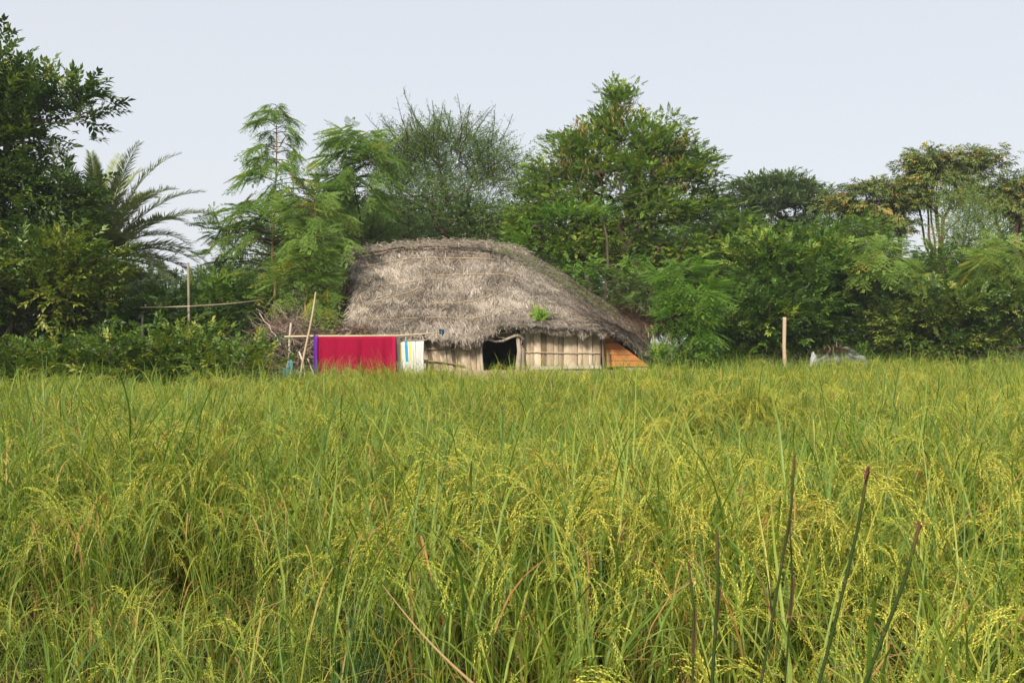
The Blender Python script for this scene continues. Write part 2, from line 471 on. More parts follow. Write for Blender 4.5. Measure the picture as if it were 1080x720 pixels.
def rice_plant(seed, H=1.0, tillers=13, pan=.75, ripe=.5, lean=0.12):
    rng = np.random.default_rng(seed); mb = MB()
    la = rng.normal(0, .25); common = np.array([math.cos(la), math.sin(la), 0]) * lean
    for i in range(tillers):
        a = rng.uniform(0, 6.28); r = rng.uniform(0, .05)
        p0 = np.array([math.cos(a) * r, math.sin(a) * r, -.03])
        out = np.array([math.cos(a), math.sin(a), 0]) * rng.uniform(.02, .24) + common
        h = H * rng.uniform(.72, .95)
        st = arc(p0, np.array([0, 0, 1.0]) + out, h, .12, 8, rng, .018)
        base_tone = rng.uniform(.25, .6)
        tn = np.repeat(np.clip(np.linspace(base_tone + .22, base_tone, 9), 0, .78), 4)
        tube(mb, st, np.linspace(.0032, .0014, 9), 4, tn, 0, cap=False)
        for k in range(rng.integers(3, 5)):
            f = rng.uniform(.25, .98) if k else .93; j = min(int(f * 8), 7)
            p = st[j] + (st[j + 1] - st[j]) * (f * 8 - j)
            aa = rng.uniform(0, 6.28); up = rng.uniform(1.3, 3.6)
            d = np.array([math.cos(aa), math.sin(aa), up])
            L = rng.uniform(.28, .60); dead = rng.random() < (.45 if f < .55 else .06)
            t0 = rng.uniform(.86, 1.0) if dead else np.clip(rng.normal(.40, .15), .05, .72)
            pts = arc(p, d, L, rng.uniform(.3, 2.6) if not dead else rng.uniform(2, 4), 7, rng, .05)
            blade(mb, pts, rng.uniform(.0055, .0105), t0, 0)
        if rng.random() < pan:
            d = st[-1] - st[-2]; d = d / np.linalg.norm(d) + np.array([rng.normal(0, .28), rng.normal(0, .28), 0]) + common * 2.5
            panicle(mb, st[-1], d, rng, rng.uniform(.22, .33), ripe + rng.uniform(-.2, .2))
    return mb

def grass_tuft(seed, H=.9, n=26, w=.011, dead=.12):
    rng = np.random.default_rng(seed); mb = MB()
    for i in range(n):
        a = rng.uniform(0, 6.28); r = rng.uniform(0, .06)
        d = np.array([math.cos(a) * rng.uniform(.05, .5), math.sin(a) * rng.uniform(.05, .5), 1.0])
        L = H * rng.uniform(.6, 1.25)
        pts = arc([math.cos(a) * r, math.sin(a) * r, -.02], d, L, rng.uniform(.5, 2.0), 11, rng, .03)
        blade(mb, pts, w * rng.uniform(.6, 1.4), rng.uniform(.9, 1) if rng.random() < dead else np.clip(rng.normal(.5, .2), .05, .84), 0)
    return mb

def proto_collection(cname, items, mats, name):
    c = bpy.data.collections.new(cname)
    for mb in items:
        o = mb.build(name, mats)
        COL.objects.unlink(o); c.objects.link(o)
    return c

rice_protos = [rice_plant(100 + i, H=random.uniform(.84, .94), tillers=random.choice((11, 13, 15)), pan=.6 + .02 * i, ripe=.28 + .03 * i, lean=.06 + .05 * ((i * 5) % 6)) for i in range(16)]
green_protos = [rice_plant(200 + i, H=.92, tillers=12, pan=.3, ripe=.2) for i in range(3)]
weed_protos = [grass_tuft(300 + i, H=.85 + .05 * i, n=24 + 3 * i, w=.010 + .0012 * i) for i in range(6)]
rc = proto_collection('rice plant kinds', rice_protos + green_protos, [RLEAF, RGRAIN], 'rice_plant')
wc = proto_collection('wild grass kinds', weed_protos, [WLEAF], 'grass_tuft')

def instancer(name, pts, rot, scl, idx, coll, label):
    me = bpy.data.meshes.new(name); me.vertices.add(len(pts)); me.vertices.foreach_set('co', np.asarray(pts, np.float32).ravel())
    a = me.attributes.new('rot', 'FLOAT_VECTOR', 'POINT'); a.data.foreach_set('vector', np.asarray(rot, np.float32).ravel())
    a = me.attributes.new('scl', 'FLOAT_VECTOR', 'POINT'); a.data.foreach_set('vector', np.asarray(scl, np.float32).ravel())
    a = me.attributes.new('idx', 'INT', 'POINT'); a.data.foreach_set('value', np.asarray(idx, np.int32))
    o = bpy.data.objects.new(name, me); COL.objects.link(o)
    g = bpy.data.node_groups.new(name + '_nodes', 'GeometryNodeTree')
    g.interface.new_socket('Geometry', in_out='INPUT', socket_type='NodeSocketGeometry')
    g.interface.new_socket('Geometry', in_out='OUTPUT', socket_type='NodeSocketGeometry')
    N = g.nodes.new; L = g.links.new
    gi = N('NodeGroupInput'); go = N('NodeGroupOutput')
    ci = N('GeometryNodeCollectionInfo'); ci.inputs['Collection'].default_value = coll
    ci.inputs['Separate Children'].default_value = True; ci.inputs['Reset Children'].default_value = True
    ip = N('GeometryNodeInstanceOnPoints'); ip.inputs['Pick Instance'].default_value = True
    def na(nm, ty):
        n = N('GeometryNodeInputNamedAttribute'); n.data_type = ty; n.inputs['Name'].default_value = nm
        return next(s for s in n.outputs if s.name == 'Attribute' and s.enabled)
    er = N('FunctionNodeEulerToRotation')
    L(gi.outputs[0], ip.inputs['Points']); L(ci.outputs[0], ip.inputs['Instance'])
    L(na('idx', 'INT'), ip.inputs['Instance Index']); L(na('rot', 'FLOAT_VECTOR'), er.inputs[0]); L(er.outputs[0], ip.inputs['Rotation'])
    L(na('scl', 'FLOAT_VECTOR'), ip.inputs['Scale']); L(ip.outputs[0], go.inputs[0])
    md = o.modifiers.new('plants', 'NODES'); md.node_group = g
    return tag(o, label, None, None, 'stuff')

def far_edge(x):
    # where the crop stops: bushes on the left, the hut yard, the far hedge on the right
    return float(np.interp(x, [-30, -7.5, -4.6, -4.0, 2.8, 3.6, 6, 14, 30], [14.6, 14.8, 15.4, 18.4, 18.9, 21, 24.2, 24.6, 24.6]))

rng = np.random.default_rng(11)
pts = []; rot = []; scl = []; idx = []; wp = []; wr = []; ws = []; wi = []
sp = .205
for iy, y in enumerate(np.arange(1.45, 26.2, sp)):
    hw = .56 * y + 2.4
    for x in np.arange(-hw, hw, sp):
        x2 = x + rng.normal(0, .055); y2 = y + rng.normal(0, .055)
        if y2 > far_edge(x2) + rng.normal(0, .3) + .5 * noise.noise(Vector((x2 * .9, 5, 2))): continue
        n1 = noise.noise(Vector((x2 * .42, y2 * .42, 3.1))); n2 = noise.noise(Vector((x2 * 1.3, y2 * 1.1, 9.4)))
        n3 = noise.noise(Vector((x2 * .8, y2 * .55, 21.0)))
        h = 1.0 + .20 * n1 + .28 * n2 + rng.normal(0, .05)
        if n1 + .6 * n2 < -.34: h -= .16                 # lodged hollows
        if y2 < 3.2: h *= .84 + .16 * max(0, (y2 - 1.4) / 1.8)
        if y2 < 5.5 and rng.random() < .58 * (5.5 - y2) / 3.5 + .10: continue
        z = gz(x2, y2)
        weedy = n3 + .25 * n2 > (.36 if x2 > -2 else .28)
        r = rng.random()
        if weedy and r < .4 or r < .04:
            wp.append((x2, y2, z)); wr.append((rng.normal(0, .08), rng.normal(0, .08), rng.uniform(0, 6.28)))
            s = h * rng.uniform(.75, 1.05) * (.85 if y2 < 5 else 1); ws.append((s, s, s * .98)); wi.append(rng.integers(0, 6))
            if r > .3: continue
        fl = 5.0 * noise.noise(Vector((x2 * .55, y2 * .55, 40.0))) - .9
        pts.append((x2, y2, z)); rot.append((rng.normal(0, .08), rng.normal(0, .08), fl + rng.normal(0, .7)))
        rp = np.clip(.36 + .035 * (x2 / max(y2, 2) * 10) + .024 * (y2 - 6) - .07 * max(0, 6 - y2) + .5 * noise.noise(Vector((x2 * .3, y2 * .3, 77.0))) + rng.normal(0, .2), 0, .999)
        s = h * rng.uniform(.95, 1.06); scl.append((s * 1.12, s * 1.12, s)); idx.append(16 + rng.integers(0, 3) if (weedy or rng.random() < .1) else int(rp * 16))
# undergrowth along the foot of the bushes, beyond the crop
for k in range(1500):
    x = rng.uniform(-17, 17); y = far_edge(x) + rng.uniform(-.2, 2.5)
    if -3.8 < x < 3.0 and y > 19.6: continue
    wp.append((x, y, gz(x, y))); wr.append((0, 0, rng.uniform(0, 6.28))); s = rng.uniform(.4, .85); ws.append((s, s, s)); wi.append(rng.integers(0, 6))
instancer('rice_plants', pts, rot, scl, idx, rc, 'dense ripening rice crop with drooping yellow green ears filling the field')
instancer('wild_grass', wp, wr, ws, wi, wc, 'coarse blue green grass growing in tufts among the rice')
print('rice', len(pts), 'weeds', len(wp))

# foreground reeds ------------------------------------------------------------
reedm = ramp_mat('reed_stem', [(0, (.016, .028, .007)), (.5, (.035, .060, .012)), (.8, (.08, .065, .025)), (1, (.12, .045, .03))], .75, .05, .12, 30, .2)
drym = ramp_mat('dry_blade', [(0, (.2, .09, .04)), (.5, (.34, .18, .08)), (1, (.45, .34, .16))], .6, .2, .2, 9, .2)
def reed(label, Y, tip, foot, w, kind):
    a = at(tip[0], tip[1], Y); b = at(foot[0], foot[1], Y - .05)
    d = (b - a) / (a[2] - b[2]); g = a + d * (a[2] + .03); g[1] = Y - .1
    root = empty('reed_stalk', (g[0], g[1], 0), label, 'reed', 'dark reed stalks in the foreground')
    rg = np.random.default_rng(int(tip[0])); mb = MB(); n = 14
    p = np.array([g + (a - g) * t + np.array([.012 * math.sin(t * 5 + tip[0]), 0, 0]) * (t < .99) for t in np.linspace(0, 1, n)])
    r = np.linspace(w * .62, w * .42, n)
    tn = np.repeat(np.where(np.arange(n) > n - 2, .9, .35) + rg.normal(0, .05, n), 7)
    tube(mb, p, r, 7, tn); mb.build('stalk', reedm, root, True)
    for k in (5, 9, 11):                       # nodes of the stalk
        mb = MB(); q = p[k]; dd = nrm((p[k + 1] - p[k])[None])[0]
        tube(mb, [q - dd * .004, q, q + dd * .004], [r[k] * 1.02, r[k] * 1.22, r[k] * 1.02], 7, .75)
        mb.build('node_ring', reedm, root, True)
    mb = MB()
    if kind == 'frayed':
        for k in range(7):
            dd = np.array([rg.normal(0, .5), rg.normal(0, .5), rg.uniform(.0, .7)])
            blade(mb, arc(a - [0, 0, .006], dd, rg.uniform(.015, .032), 1.4, 4, rg, .1), .008, 1.0, 0, .3)
    else:
        dd = (p[-1] - p[-3])
        blade(mb, arc(p[-3], dd + [.02, 0, 0], .10, .15, 5, rg), .014, .95); blade(mb, arc(p[-4], dd + [-.05, 0, 0], .12, .3, 5, rg), .012, .7)
    mb.build('withered_tip', reedm, root)
    if kind == 'leafy':
        mb = MB(); q = p[10]
        blade(mb, arc(q, np.array([.9, .1, .12]), .15, .5, 8, rg, .03), .007, .3)
        blade(mb, arc(q, np.array([-.26, 0, .9]), .17, .3, 8, rg), .020, .35)
        mb.build('dry_leaf', drym, root)
    return root
reed('tall dark reed stalk with a frayed brown star-shaped tip, tallest on the right', 1.95, (915, 497), (868, 700), .0072, 'frayed')
reed('leaning dark reed stalk with a blunt reddish tip, furthest right in the rice', 1.85, (970, 553), (922, 715), .0075, 'frayed')
reed('upright reed with withered pinkish leaf tip and dry leaf at its node', 2.0, (838, 480), (812, 700), .006, 'leafy')
reed('thin green reed stalk just right of the reed with the dry leaf node', 2.05, (833, 555), (828, 700), .0045, 'plain')
reed('thick straight green reed stalk standing alone near the bottom centre right', 1.9, (756, 560), (757, 715), .0075, 'plain')
reed('slim reed stalk with a pink withered sheath left of the thick straight stalk', 2.0, (726, 592), (728, 700), .0055, 'plain')
mb = MB(); a = at(403, 616, 2.0); b = at(500, 722, 1.8)
rg = np.random.default_rng(5)
p = np.array([a + (b - a) * t + np.array([0, 0, -.012 * math.sin(t * 3.1)]) for t in np.linspace(1.25, 0, 14)])
blade(mb, p, .009, .78, 0, .2, .35)
tag(mb.build('dry_blade', drym, origin=b), 'long straw brown dead blade lying slantwise across the rice in front', 'dead leaf')

# ------------------------------------------------------------------ hut
HY = 20.0
hut = empty('thatched_hut', ((515 - 540) / FPX * 21, 21.5, 0), 'low hut with sagging grey thatched roof and pale matting walls behind the rice', 'hut')
TH = ramp_mat('thatch', [(0, (.085, .070, .054)), (.35, (.225, .190, .152)), (.7, (.38, .330, .270)), (1, (.55, .485, .405))], .85, 0, .1, 5, .10, .5, 60)
# stations: (px,py) rows eave, low, high, crest, behind crest, back eave
ST = [  # u,   eave        low         high        crest       rear-crest
    (0.00, (363, 349), (370, 332), (376, 304), (367, 272), (369, 269)),
    (0.06, (379, 355), (379, 332), (382, 303), (375, 270), (378, 268)),
    (0.14, (402, 357), (402, 328), (404, 300), (403, 267), (404, 265)),
    (0.28, (448, 353), (448, 326), (447, 296), (447, 262), (448, 260)),
    (0.42, (500, 357), (499, 330), (497, 297), (498, 262), (501, 260)),
    (0.52, (530, 343), (529, 324), (527, 294), (528, 266), (538, 263)),
    (0.62, (562, 343), (561, 327), (556, 303), (553, 276), (566, 272)),
    (0.74, (602, 346), (599, 334), (591, 316), (583, 295), (597, 290)),
    (0.84, (640, 347), (633, 339), (622, 329), (612, 312), (624, 308)),
    (0.92, (663, 358), (659, 351), (652, 343), (644, 330), (653, 327)),
    (1.00, (685, 379), (687, 370), (686, 361), (684, 351), (690, 348)),
]
YR = [19.75, 20.45, 21.2, 22.0, 22.7]
us = np.array([s[0] for s in ST])
def smooth_interp(u, vals):
    # interpolate with slight smoothing
    e = .025
    return (np.interp(u - e, us, vals) + 2 * np.interp(u, us, vals) + np.interp(u + e, us, vals)) / 4
def roof_p(u, v):
    """v 0..4 front rows, 4..5 the back slope"""
    u = np.atleast_1d(u); v = np.atleast_1d(v)
    rows = []
    for k in range(5):
        px = smooth_interp(u, [s[k + 1][0] for s in ST]); py = smooth_interp(u, [s[k + 1][1] for s in ST])
        Y = YR[k] + .6 * np.maximum(0, u - .85) / .15 * (1 if k < 4 else .3)
        rows.append(np.stack([(px - 540) / FPX * Y, Y, EYE - (py - HZ) / FPX * Y], -1))
    bk = rows[4].copy(); bk[:, 1] = 25.0; bk[:, 2] = 1.25; rows.append(bk)
    rows = np.array(rows)                                  # 6,n,3
    k = np.clip(v.astype(int), 0, 4); f = (v - k)[:, None]; n = np.arange(len(u))
    p = rows[k, n] * (1 - f) + rows[k + 1, n] * f
    out = p.copy()
    for i in range(len(p)):
        q = Vector((p[i][0] * 1.1, p[i][1] * 1.1, p[i][2] * 1.1)); d = .05 * noise.noise(q * 1.2) + .03 * noise.noise(q * 4)
        out[i] += np.array([0, -.45, .9]) * d
    return out
NU, NV = 170, 70
U, Vv = np.meshgrid(np.linspace(0, 1, NU), np.linspace(0, 5, NV))
G = roof_p(U.ravel(), Vv.ravel())
mb = MB()
F = np.array([(j * NU + i, j * NU + i + 1, (j + 1) * NU + i + 1, (j + 1) * NU + i) for j in range(NV - 1) for i in range(NU - 1)])
rg = np.random.default_rng(3)
tn = .45 + .1 * rg.normal(size=len(G)); tn -= .25 * (Vv.ravel() > 4) * (U.ravel() > .45)  # rear hip as older thatch, with its shade put into the tone
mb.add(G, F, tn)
Gb = G + [0, .06, -.09]
mb.add(Gb, F[:, ::-1], .15)
n0 = 0; N_ = NU * NV
rim = [(i, i + 1, N_ + i + 1, N_ + i) for i in range(NU - 1)] + [((NV - 1) * NU + i + 1, (NV - 1) * NU + i, N_ + (NV - 1) * NU + i, N_ + (NV - 1) * NU + i + 1) for i in range(NU - 1)]
rim += [((j + 1) * NU, j * NU, N_ + j * NU, N_ + (j + 1) * NU) for j in range(NV - 1)] + [(j * NU + NU - 1, (j + 1) * NU + NU - 1, N_ + (j + 1) * NU + NU - 1, N_ + j * NU + NU - 1) for j in range(NV - 1)]
mb.f.append(np.array(rim)); mb.m.append(np.zeros(len(rim), np.int32))
# straws lying on the slope
NS = 46000
u = rg.uniform(0, 1, NS); v = rg.uniform(0.02, 4.6, NS) ** 1.0
P = roof_p(u, v); P2 = roof_p(u, np.maximum(v - .12, 0)); P3 = roof_p(np.clip(u + .01, 0, 1), v)
D = nrm(P2 - P); X = nrm(P3 - P + 1e-6); Nn = nrm(np.cross(D, X)); Nn *= np.sign(Nn[:, 2:3] + 1e-9)
ang = rg.normal(0, .38, NS); Dd = D * np.cos(ang)[:, None] + X * np.sin(ang)[:, None] + Nn * rg.uniform(-.03, .07, NS)[:, None]
tv = np.array([[0, .5, 0], [0, -.5, 0], [1, .3, 0], [1, -.3, 0]]); tf = np.array([[0, 1, 3, 2]])
Ls = rg.uniform(.10, .34, NS); Ws = rg.uniform(.004, .016, NS)
S_ = nrm(np.cross(Nn, Dd))
patch = np.array([noise.noise(Vector(p * 1.4)) + .6 * noise.noise(Vector(p * 4.5)) for p in P])
red = np.clip((u - .68) * 3, 0, 1) * (v > .8)
T = np.clip(.38 + .36 * patch + .10 * np.sin(v * 15 + 2 * patch)  + rg.normal(0, .2, NS) - .16 * red - .15 * ((v > 3.9) & (u > .4)), 0, 1)  # last term darkens the straws of the shaded rear hip
c0 = P + Nn * .012 + S_ * (Ws / 2)[:, None]; c1 = P + Nn * .012 - S_ * (Ws / 2)[:, None]
VV = np.stack([c0, c1, c1 + Dd * Ls[:, None], c0 + Dd * Ls[:, None]], 1).reshape(-1, 3)
matid = (rg.random(NS) < red * .75)
QF = (np.arange(NS) * 4)[:, None] + np.array([0, 1, 2, 3])
base_n = mb.n
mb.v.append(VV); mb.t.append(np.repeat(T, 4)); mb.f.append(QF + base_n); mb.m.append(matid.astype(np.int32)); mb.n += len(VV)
THR = ramp_mat('brown_thatch', [(0, (.07, .048, .034)), (.4, (.165, .115, .08)), (.75, (.28, .195, .135)), (1, (.40, .29, .19))], .85, 0, .1, 5, .1, .5, 60)
THR2 = THR
roof = mb.build('roof', [TH, THR], hut)
# hanging fringe along the eave
mb = MB(); NF = 9000
u = rg.uniform(0, 1, NF); clump = np.array([noise.noise(Vector((q * 38, 0, 1))) + .6 * noise.noise(Vector((q * 90, 3, 1))) for q in u])
P = roof_p(u, np.abs(rg.normal(0, .05, NF))); P += rg.normal(0, .02, P.shape) + np.array([0, 0, -.04])
L_ = np.clip(.11 + .14 * clump + rg.uniform(-.04, .10, NF), .03, .42)
L_ *= np.where(u > .84, .45, np.where(u > .585, .62, .6))
L_ *= np.where((u > .49) & (u < .585), .45, 1) * np.where((u > .27) & (u < .31), .5, 1) * np.where((u > .33) & (u < .45), 1.2, 1)
d = np.stack([rg.normal(0, .25, NF), -.35 + rg.normal(0, .2, NF), -np.ones(NF)], -1); d = nrm(d)
W = rg.uniform(.004, .014, NF)[:, None] * np.array([[.5, 0, 0]])
VV = np.stack([P + W, P - W, P - W * .4 + d * L_[:, None], P + W * .4 + d * L_[:, None]], 1).reshape(-1, 3)
mb.add(VV, (np.arange(NF) * 4)[:, None] + np.array([0, 1, 2, 3]), np.repeat(np.clip(.42 + .2 * clump + rg.normal(0, .18, NF), 0, 1), 4))
# ragged ends at the left gable
NF = 2500
v = rg.uniform(0, 4, NF); P = roof_p(np.abs(rg.normal(0, .004, NF)), v); d = nrm(np.stack([-.5 + rg.normal(0, .3, NF), rg.normal(0, .3, NF), -np.ones(NF)], -1))
L_ = rg.uniform(.05, .24, NF); W = rg.uniform(.004, .012, NF)[:, None] * np.array([[.3, .4, 0]])
VV = np.stack([P + W, P - W, P - W * .4 + d * L_[:, None], P + W * .4 + d * L_[:, None]], 1).reshape(-1, 3)
mb.add(VV, (np.arange(NF) * 4)[:, None] + np.array([0, 1, 2, 3]), np.repeat(rg.uniform(.1, .8, NF), 4))
mb.build('thatch_fringe', TH, roof)
# bamboo battens tied over the thatch
BAM = ramp_mat('bamboo', [(0, (.16, .11, .07)), (.5, (.40, .31, .19)), (1, (.60, .50, .34))], .55, 0, .3, 6, .25, .2, 40)
def batten(u0, v0, u1, v1, r=.012, tone=.6):
    n = 16; t = np.linspace(0, 1, n); p = roof_p(u0 + (u1 - u0) * t, v0 + (v1 - v0) * t) + np.array([0, -.02, .022])
    m_ = MB(); tube(m_, p, np.full(n, r * .75) * (1 + .15 * np.sin(t * 40)), 5, tone); m_.build('bamboo_strip', BAM, roof)
for a in [(.06, 2.62, .50, 2.72, .012, .6), (.02, 2.95, .35, 3.0, .018, .25), (.12, 1.9, .34, 2.05, .009, .35), (.30, 2.15, .60, 2.2, .011, .45),
          (.11, 1.30, .26, 1.72, .013, .6), (.30, 1.15, .50, 1.45, .011, .5), (.28, .62, .56, .85, .010, .5), (.08, .7, .26, .6, .009, .4),
          (.62, .95, .80, 1.0, .010, .35), (.64, .45, .83, .4, .009, .3), (.34, 2.9, .50, 2.85, .014, .4), (.05, 1.6, .09, .95, .016, .5)]:
    batten(*a)
# ridge straw bundle
mb = MB(); n = 60; t = np.linspace(0, .6, n); p = roof_p(t, np.full(n, 3.55)) + np.array([0, 0, .02])
tube(mb, p + rg.normal(0, .012, p.shape), .055 + .015 * rg.normal(size=n), 8, .5)
ridge_top = p.copy()
NF = 5000; k = rg.integers(0, n - 1, NF); P = p[k] + rg.normal(0, .06, (NF, 3)) + [0, 0, .05]
d = nrm(np.stack([rg.normal(0, .8, NF), -.5 + rg.normal(0, .4, NF), rg.normal(-.3, .25, NF)], -1)); L_ = rg.uniform(.08, .22, NF); W = rg.uniform(.004, .012, NF)[:, None] * nrm(np.cross(d, [0, 1, .3]))
VV = np.stack([P + W * .5, P - W * .5, P - W * .2 + d * L_[:, None], P + W * .2 + d * L_[:, None]], 1).reshape(-1, 3)
mb.add(VV, (np.arange(NF) * 4)[:, None] + np.array([0, 1, 2, 3]), np.repeat(rg.uniform(.3, .95, NF), 4))
mb.build('ridge_bundle', TH, roof)

# matting walls
MAT = ramp_mat('palm_matting', [(0, (.17, .12, .08)), (.35, (.36, .28, .20)), (.7, (.54, .44, .33)), (1, (.68, .58, .45))], .75, 0, .15, 3.0, .34, .4, 30)
def mat_wall(x0, x1, y_top, Y, name='wall_panel', lean=0.0, seed=0, split=None, strip=.11):
    """vertical strips of matting; px range x0..x1 (at the top), lean shifts the foot"""
    r = np.random.default_rng(seed); m_ = MB(); m = Y / FPX
    X0 = (x0 - 540) * m; X1 = (x1 - 540) * m; zt = EYE - (y_top - HZ) * m; x = X0
    while x < X1 - .01:
        w = min(strip * r.uniform(.6, 1.4), X1 - x); k = 7; t = np.linspace(0, 1, k)
        z = zt * (1 - t); off = r.normal(0, .006); sh = lean * t
        if lean: sh = lean * t * (1 - (x - X0) / (X1 - X0))
        dx = r.normal(0, .008) ; bow = r.normal(0, .012) * np.sin(t * 3.1)
        yl = Y + off + r.normal(0, .006, k); tone = np.clip(r.normal(.48, .24), .05, 1)
        L0 = np.stack([x + sh + bow, yl, z], -1); Rr = np.stack([x + w * .97 + sh + bow + dx, yl + r.normal(0, .008), z], -1); mid = (L0 + Rr) / 2 - [0, .012, 0]
        V_ = np.stack([L0, mid, Rr], 1).reshape(-1, 3)
        F_ = []
        for i in range(k - 1):
            a = i * 3; F_ += [(a, a + 1, a + 4, a + 3), (a + 1, a + 2, a + 5, a + 4)]
        tn = tone + np.repeat(-.35 * (t > .8) * r.random(), 3)
        m_.add(V_, F_, tn)
        x += w
    # solid backing so no light comes through
    c = [(X0 + X1) / 2 + lean * .5, Y + .04, zt / 2]
    box(m_, c, X1 - X0 - abs(lean) * .9, .03, zt, .2)
    return m_.build(name, MAT, hut)
wl = mat_wall(441, 508, 351, HY, lean=.36, seed=1)
wr_ = mat_wall(549, 634, 350.5, HY, seed=2)
def strip_part(name, pts_px, Y, r, tone, mat=BAM, parent=hut):
    m_ = MB(); tube(m_, [at(a, b, Y) for a, b in pts_px], r, 6, tone); return m_.build(name, mat, parent, True)
strip_part('bamboo_strip', [(446, 367.5), (470, 368.5), (506, 369)], HY - .04, .012, .5)
strip_part('bamboo_strip', [(440, 380), (460, 381), (490, 385.5)], HY - .05, .014, .25)
strip_part('bamboo_strip', [(550, 371), (590, 372), (633, 372)], HY - .04, .009, .6)
WOOD = ramp_mat('weathered_wood', [(0, (.10, .075, .055)), (.5, (.33, .27, .21)), (1, (.60, .53, .44))], .8, 0, .15, 4, .3, .4, 30)
strip_part('door_post', [(507, 366), (508, 380), (509, 392), (509, 412)], HY - .06, .03, .75, WOOD)
strip_part('door_post', [(546, 354), (548, 370), (546, 390), (545, 412)], HY - .08, [.045, .055, .065, .075], .6, WOOD)
strip_part('door_post', [(552, 356), (551, 375), (552, 395), (553, 412)], HY - .05, .05, .45, WOOD)
mb = MB(); p = [at(a, b, HY - .15) for a, b in [(511, 354), (515, 357.5), (522, 360), (530, 359.5), (538, 356), (544, 353.5), (549, 353.5), (551.5, 357), (551, 364)]]
tube(mb, p, [.02, .022, .024, .026, .028, .032, .036, .034, .03], 7, .8); mb.build('curved_lintel', WOOD, hut, True)
mb = MB()
for a in [((521, 349), (526, 356)), ((540, 346), (549, 354)), ((525, 355.5), (536, 357)), ((512, 353), (540, 350))]:
    tube(mb, [at(*a[0], HY - .1), at(*a[1], HY - .1)], .013, 5, .8)
mb.build('lintel_sticks', WOOD, hut)
mb = MB(); q0 = at(510, 350, HY + .02); q1 = at(547, 357, HY + .02)
box(mb, [(q0[0] + q1[0]) / 2, HY + .02, (q0[2] + q1[2]) / 2 + .02], q1[0] - q0[0], .03, .16, .1, 0); mb.build('door_header', MAT, hut)
# timber board end with pale footing
OR = ramp_mat('orange_board', [(0, (.10, .035, .018)), (.45, (.33, .125, .045)), (.8, (.50, .21, .07)), (1, (.58, .36, .18))], .75, 0, .2, 3.4, .42, .2, 20)
mb = MB(); m = (HY + .1) / FPX
zt = at(0, 355, HY + .1)[2]; zb = at(0, 387, HY + .1)[2]; nbd = 5
for i in range(nbd):
    z1 = zt - (zt - zb) * i / nbd; z0 = zt - (zt - zb) * (i + 1) / nbd + .008
    xa = (637 - 540) * m; yb_ = HY + .1 + rg.normal(0, .004)
    xt, xbt = ((643 + 43 * (i + q) / nbd - 540) * m for q in (0, .93))
    v = [[xa, yb_ + d_, z] if k == 0 else [x_, yb_ + d_, z] for d_ in (-.012, .012) for z, x_ in ((z1, xt), (z0, xbt)) for k in (0, 1)]
    mb.add(v, [(0, 1, 3, 2), (4, 6, 7, 5), (0, 2, 6, 4), (1, 5, 7, 3), (0, 4, 5, 1), (2, 3, 7, 6)], .5 + .1 * i / nbd + rg.normal(0, .09))
mb.build('board_wall', OR, hut)
mb = MB(); box(mb, [(668 - 540) * m, HY + .08, zb - .12], (682 - 654) * m, .12, .22, .6, 0); box(mb, [(664 - 540) * m, HY + .1, (zb - .23) / 2], (692 - 636) * m, .1, zb - .23, .35, 0)
mb.build('footing', WOOD, hut)
strip_part('corner_post', [(635.5, 348), (636, 375), (638, 412)], HY - .03, .028, .15, WOOD)
mb = MB(); tube(mb, [at(642, 371, HY), at(643, 384, HY)], .02, 5, .1); mb.build('latch', WOOD, hut)
mb = MB()
for a, b, y in ((594, 634, 387), (560, 592, 388)):
    c = at((a + b) / 2, y, HY - .08); box(mb, c, (b - a) * HY / FPX, .05, .07, .8)
mb.build('sill_plank', WOOD, hut)
MUD = ramp_mat('mud', [(0, (.2, .14, .09)), (.5, (.38, .29, .20)), (1, (.5, .40, .29))], .95, 0, .1, 2.5, .3, .6, 10)
mb = MB()
xa, xb = at(456, 0, HY)[0], at(690, 0, HY)[0]
box(mb, [(xa + xb) / 2, HY + .16, .51], xb - xa, .5, 1.02, .5); mb.build('mud_plinth', MUD, hut)
# inside: back and side walls, floor of the veranda on the left
DK = ramp_mat('shade_dark_matting', [(0, (.035, .028, .02)), (1, (.10, .08, .06))], .9, 0, .1, 3, .3)  # shade of the hut interior put into the matting colour
mb = MB()
xl = at(376, 0, 21)[0]; xr = at(690, 0, 21)[0]
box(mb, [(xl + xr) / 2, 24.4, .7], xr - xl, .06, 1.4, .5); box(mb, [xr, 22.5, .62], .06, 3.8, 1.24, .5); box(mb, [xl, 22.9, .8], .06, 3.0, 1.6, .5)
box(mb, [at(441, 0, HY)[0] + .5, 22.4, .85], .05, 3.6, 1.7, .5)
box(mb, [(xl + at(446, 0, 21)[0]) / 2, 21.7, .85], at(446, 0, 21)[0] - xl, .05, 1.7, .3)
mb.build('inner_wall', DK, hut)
for px, py, Yp in ((373, 352, 20.2), (432, 352, 20.1), (690, 376, 20.7)):
    mb = MB(); g = at(px, py, Yp); tube(mb, [[g[0], Yp, 0], [g[0] + .02, Yp, g[2] + .05]], .04, 6, .3); mb.build('eave_post', WOOD, hut)
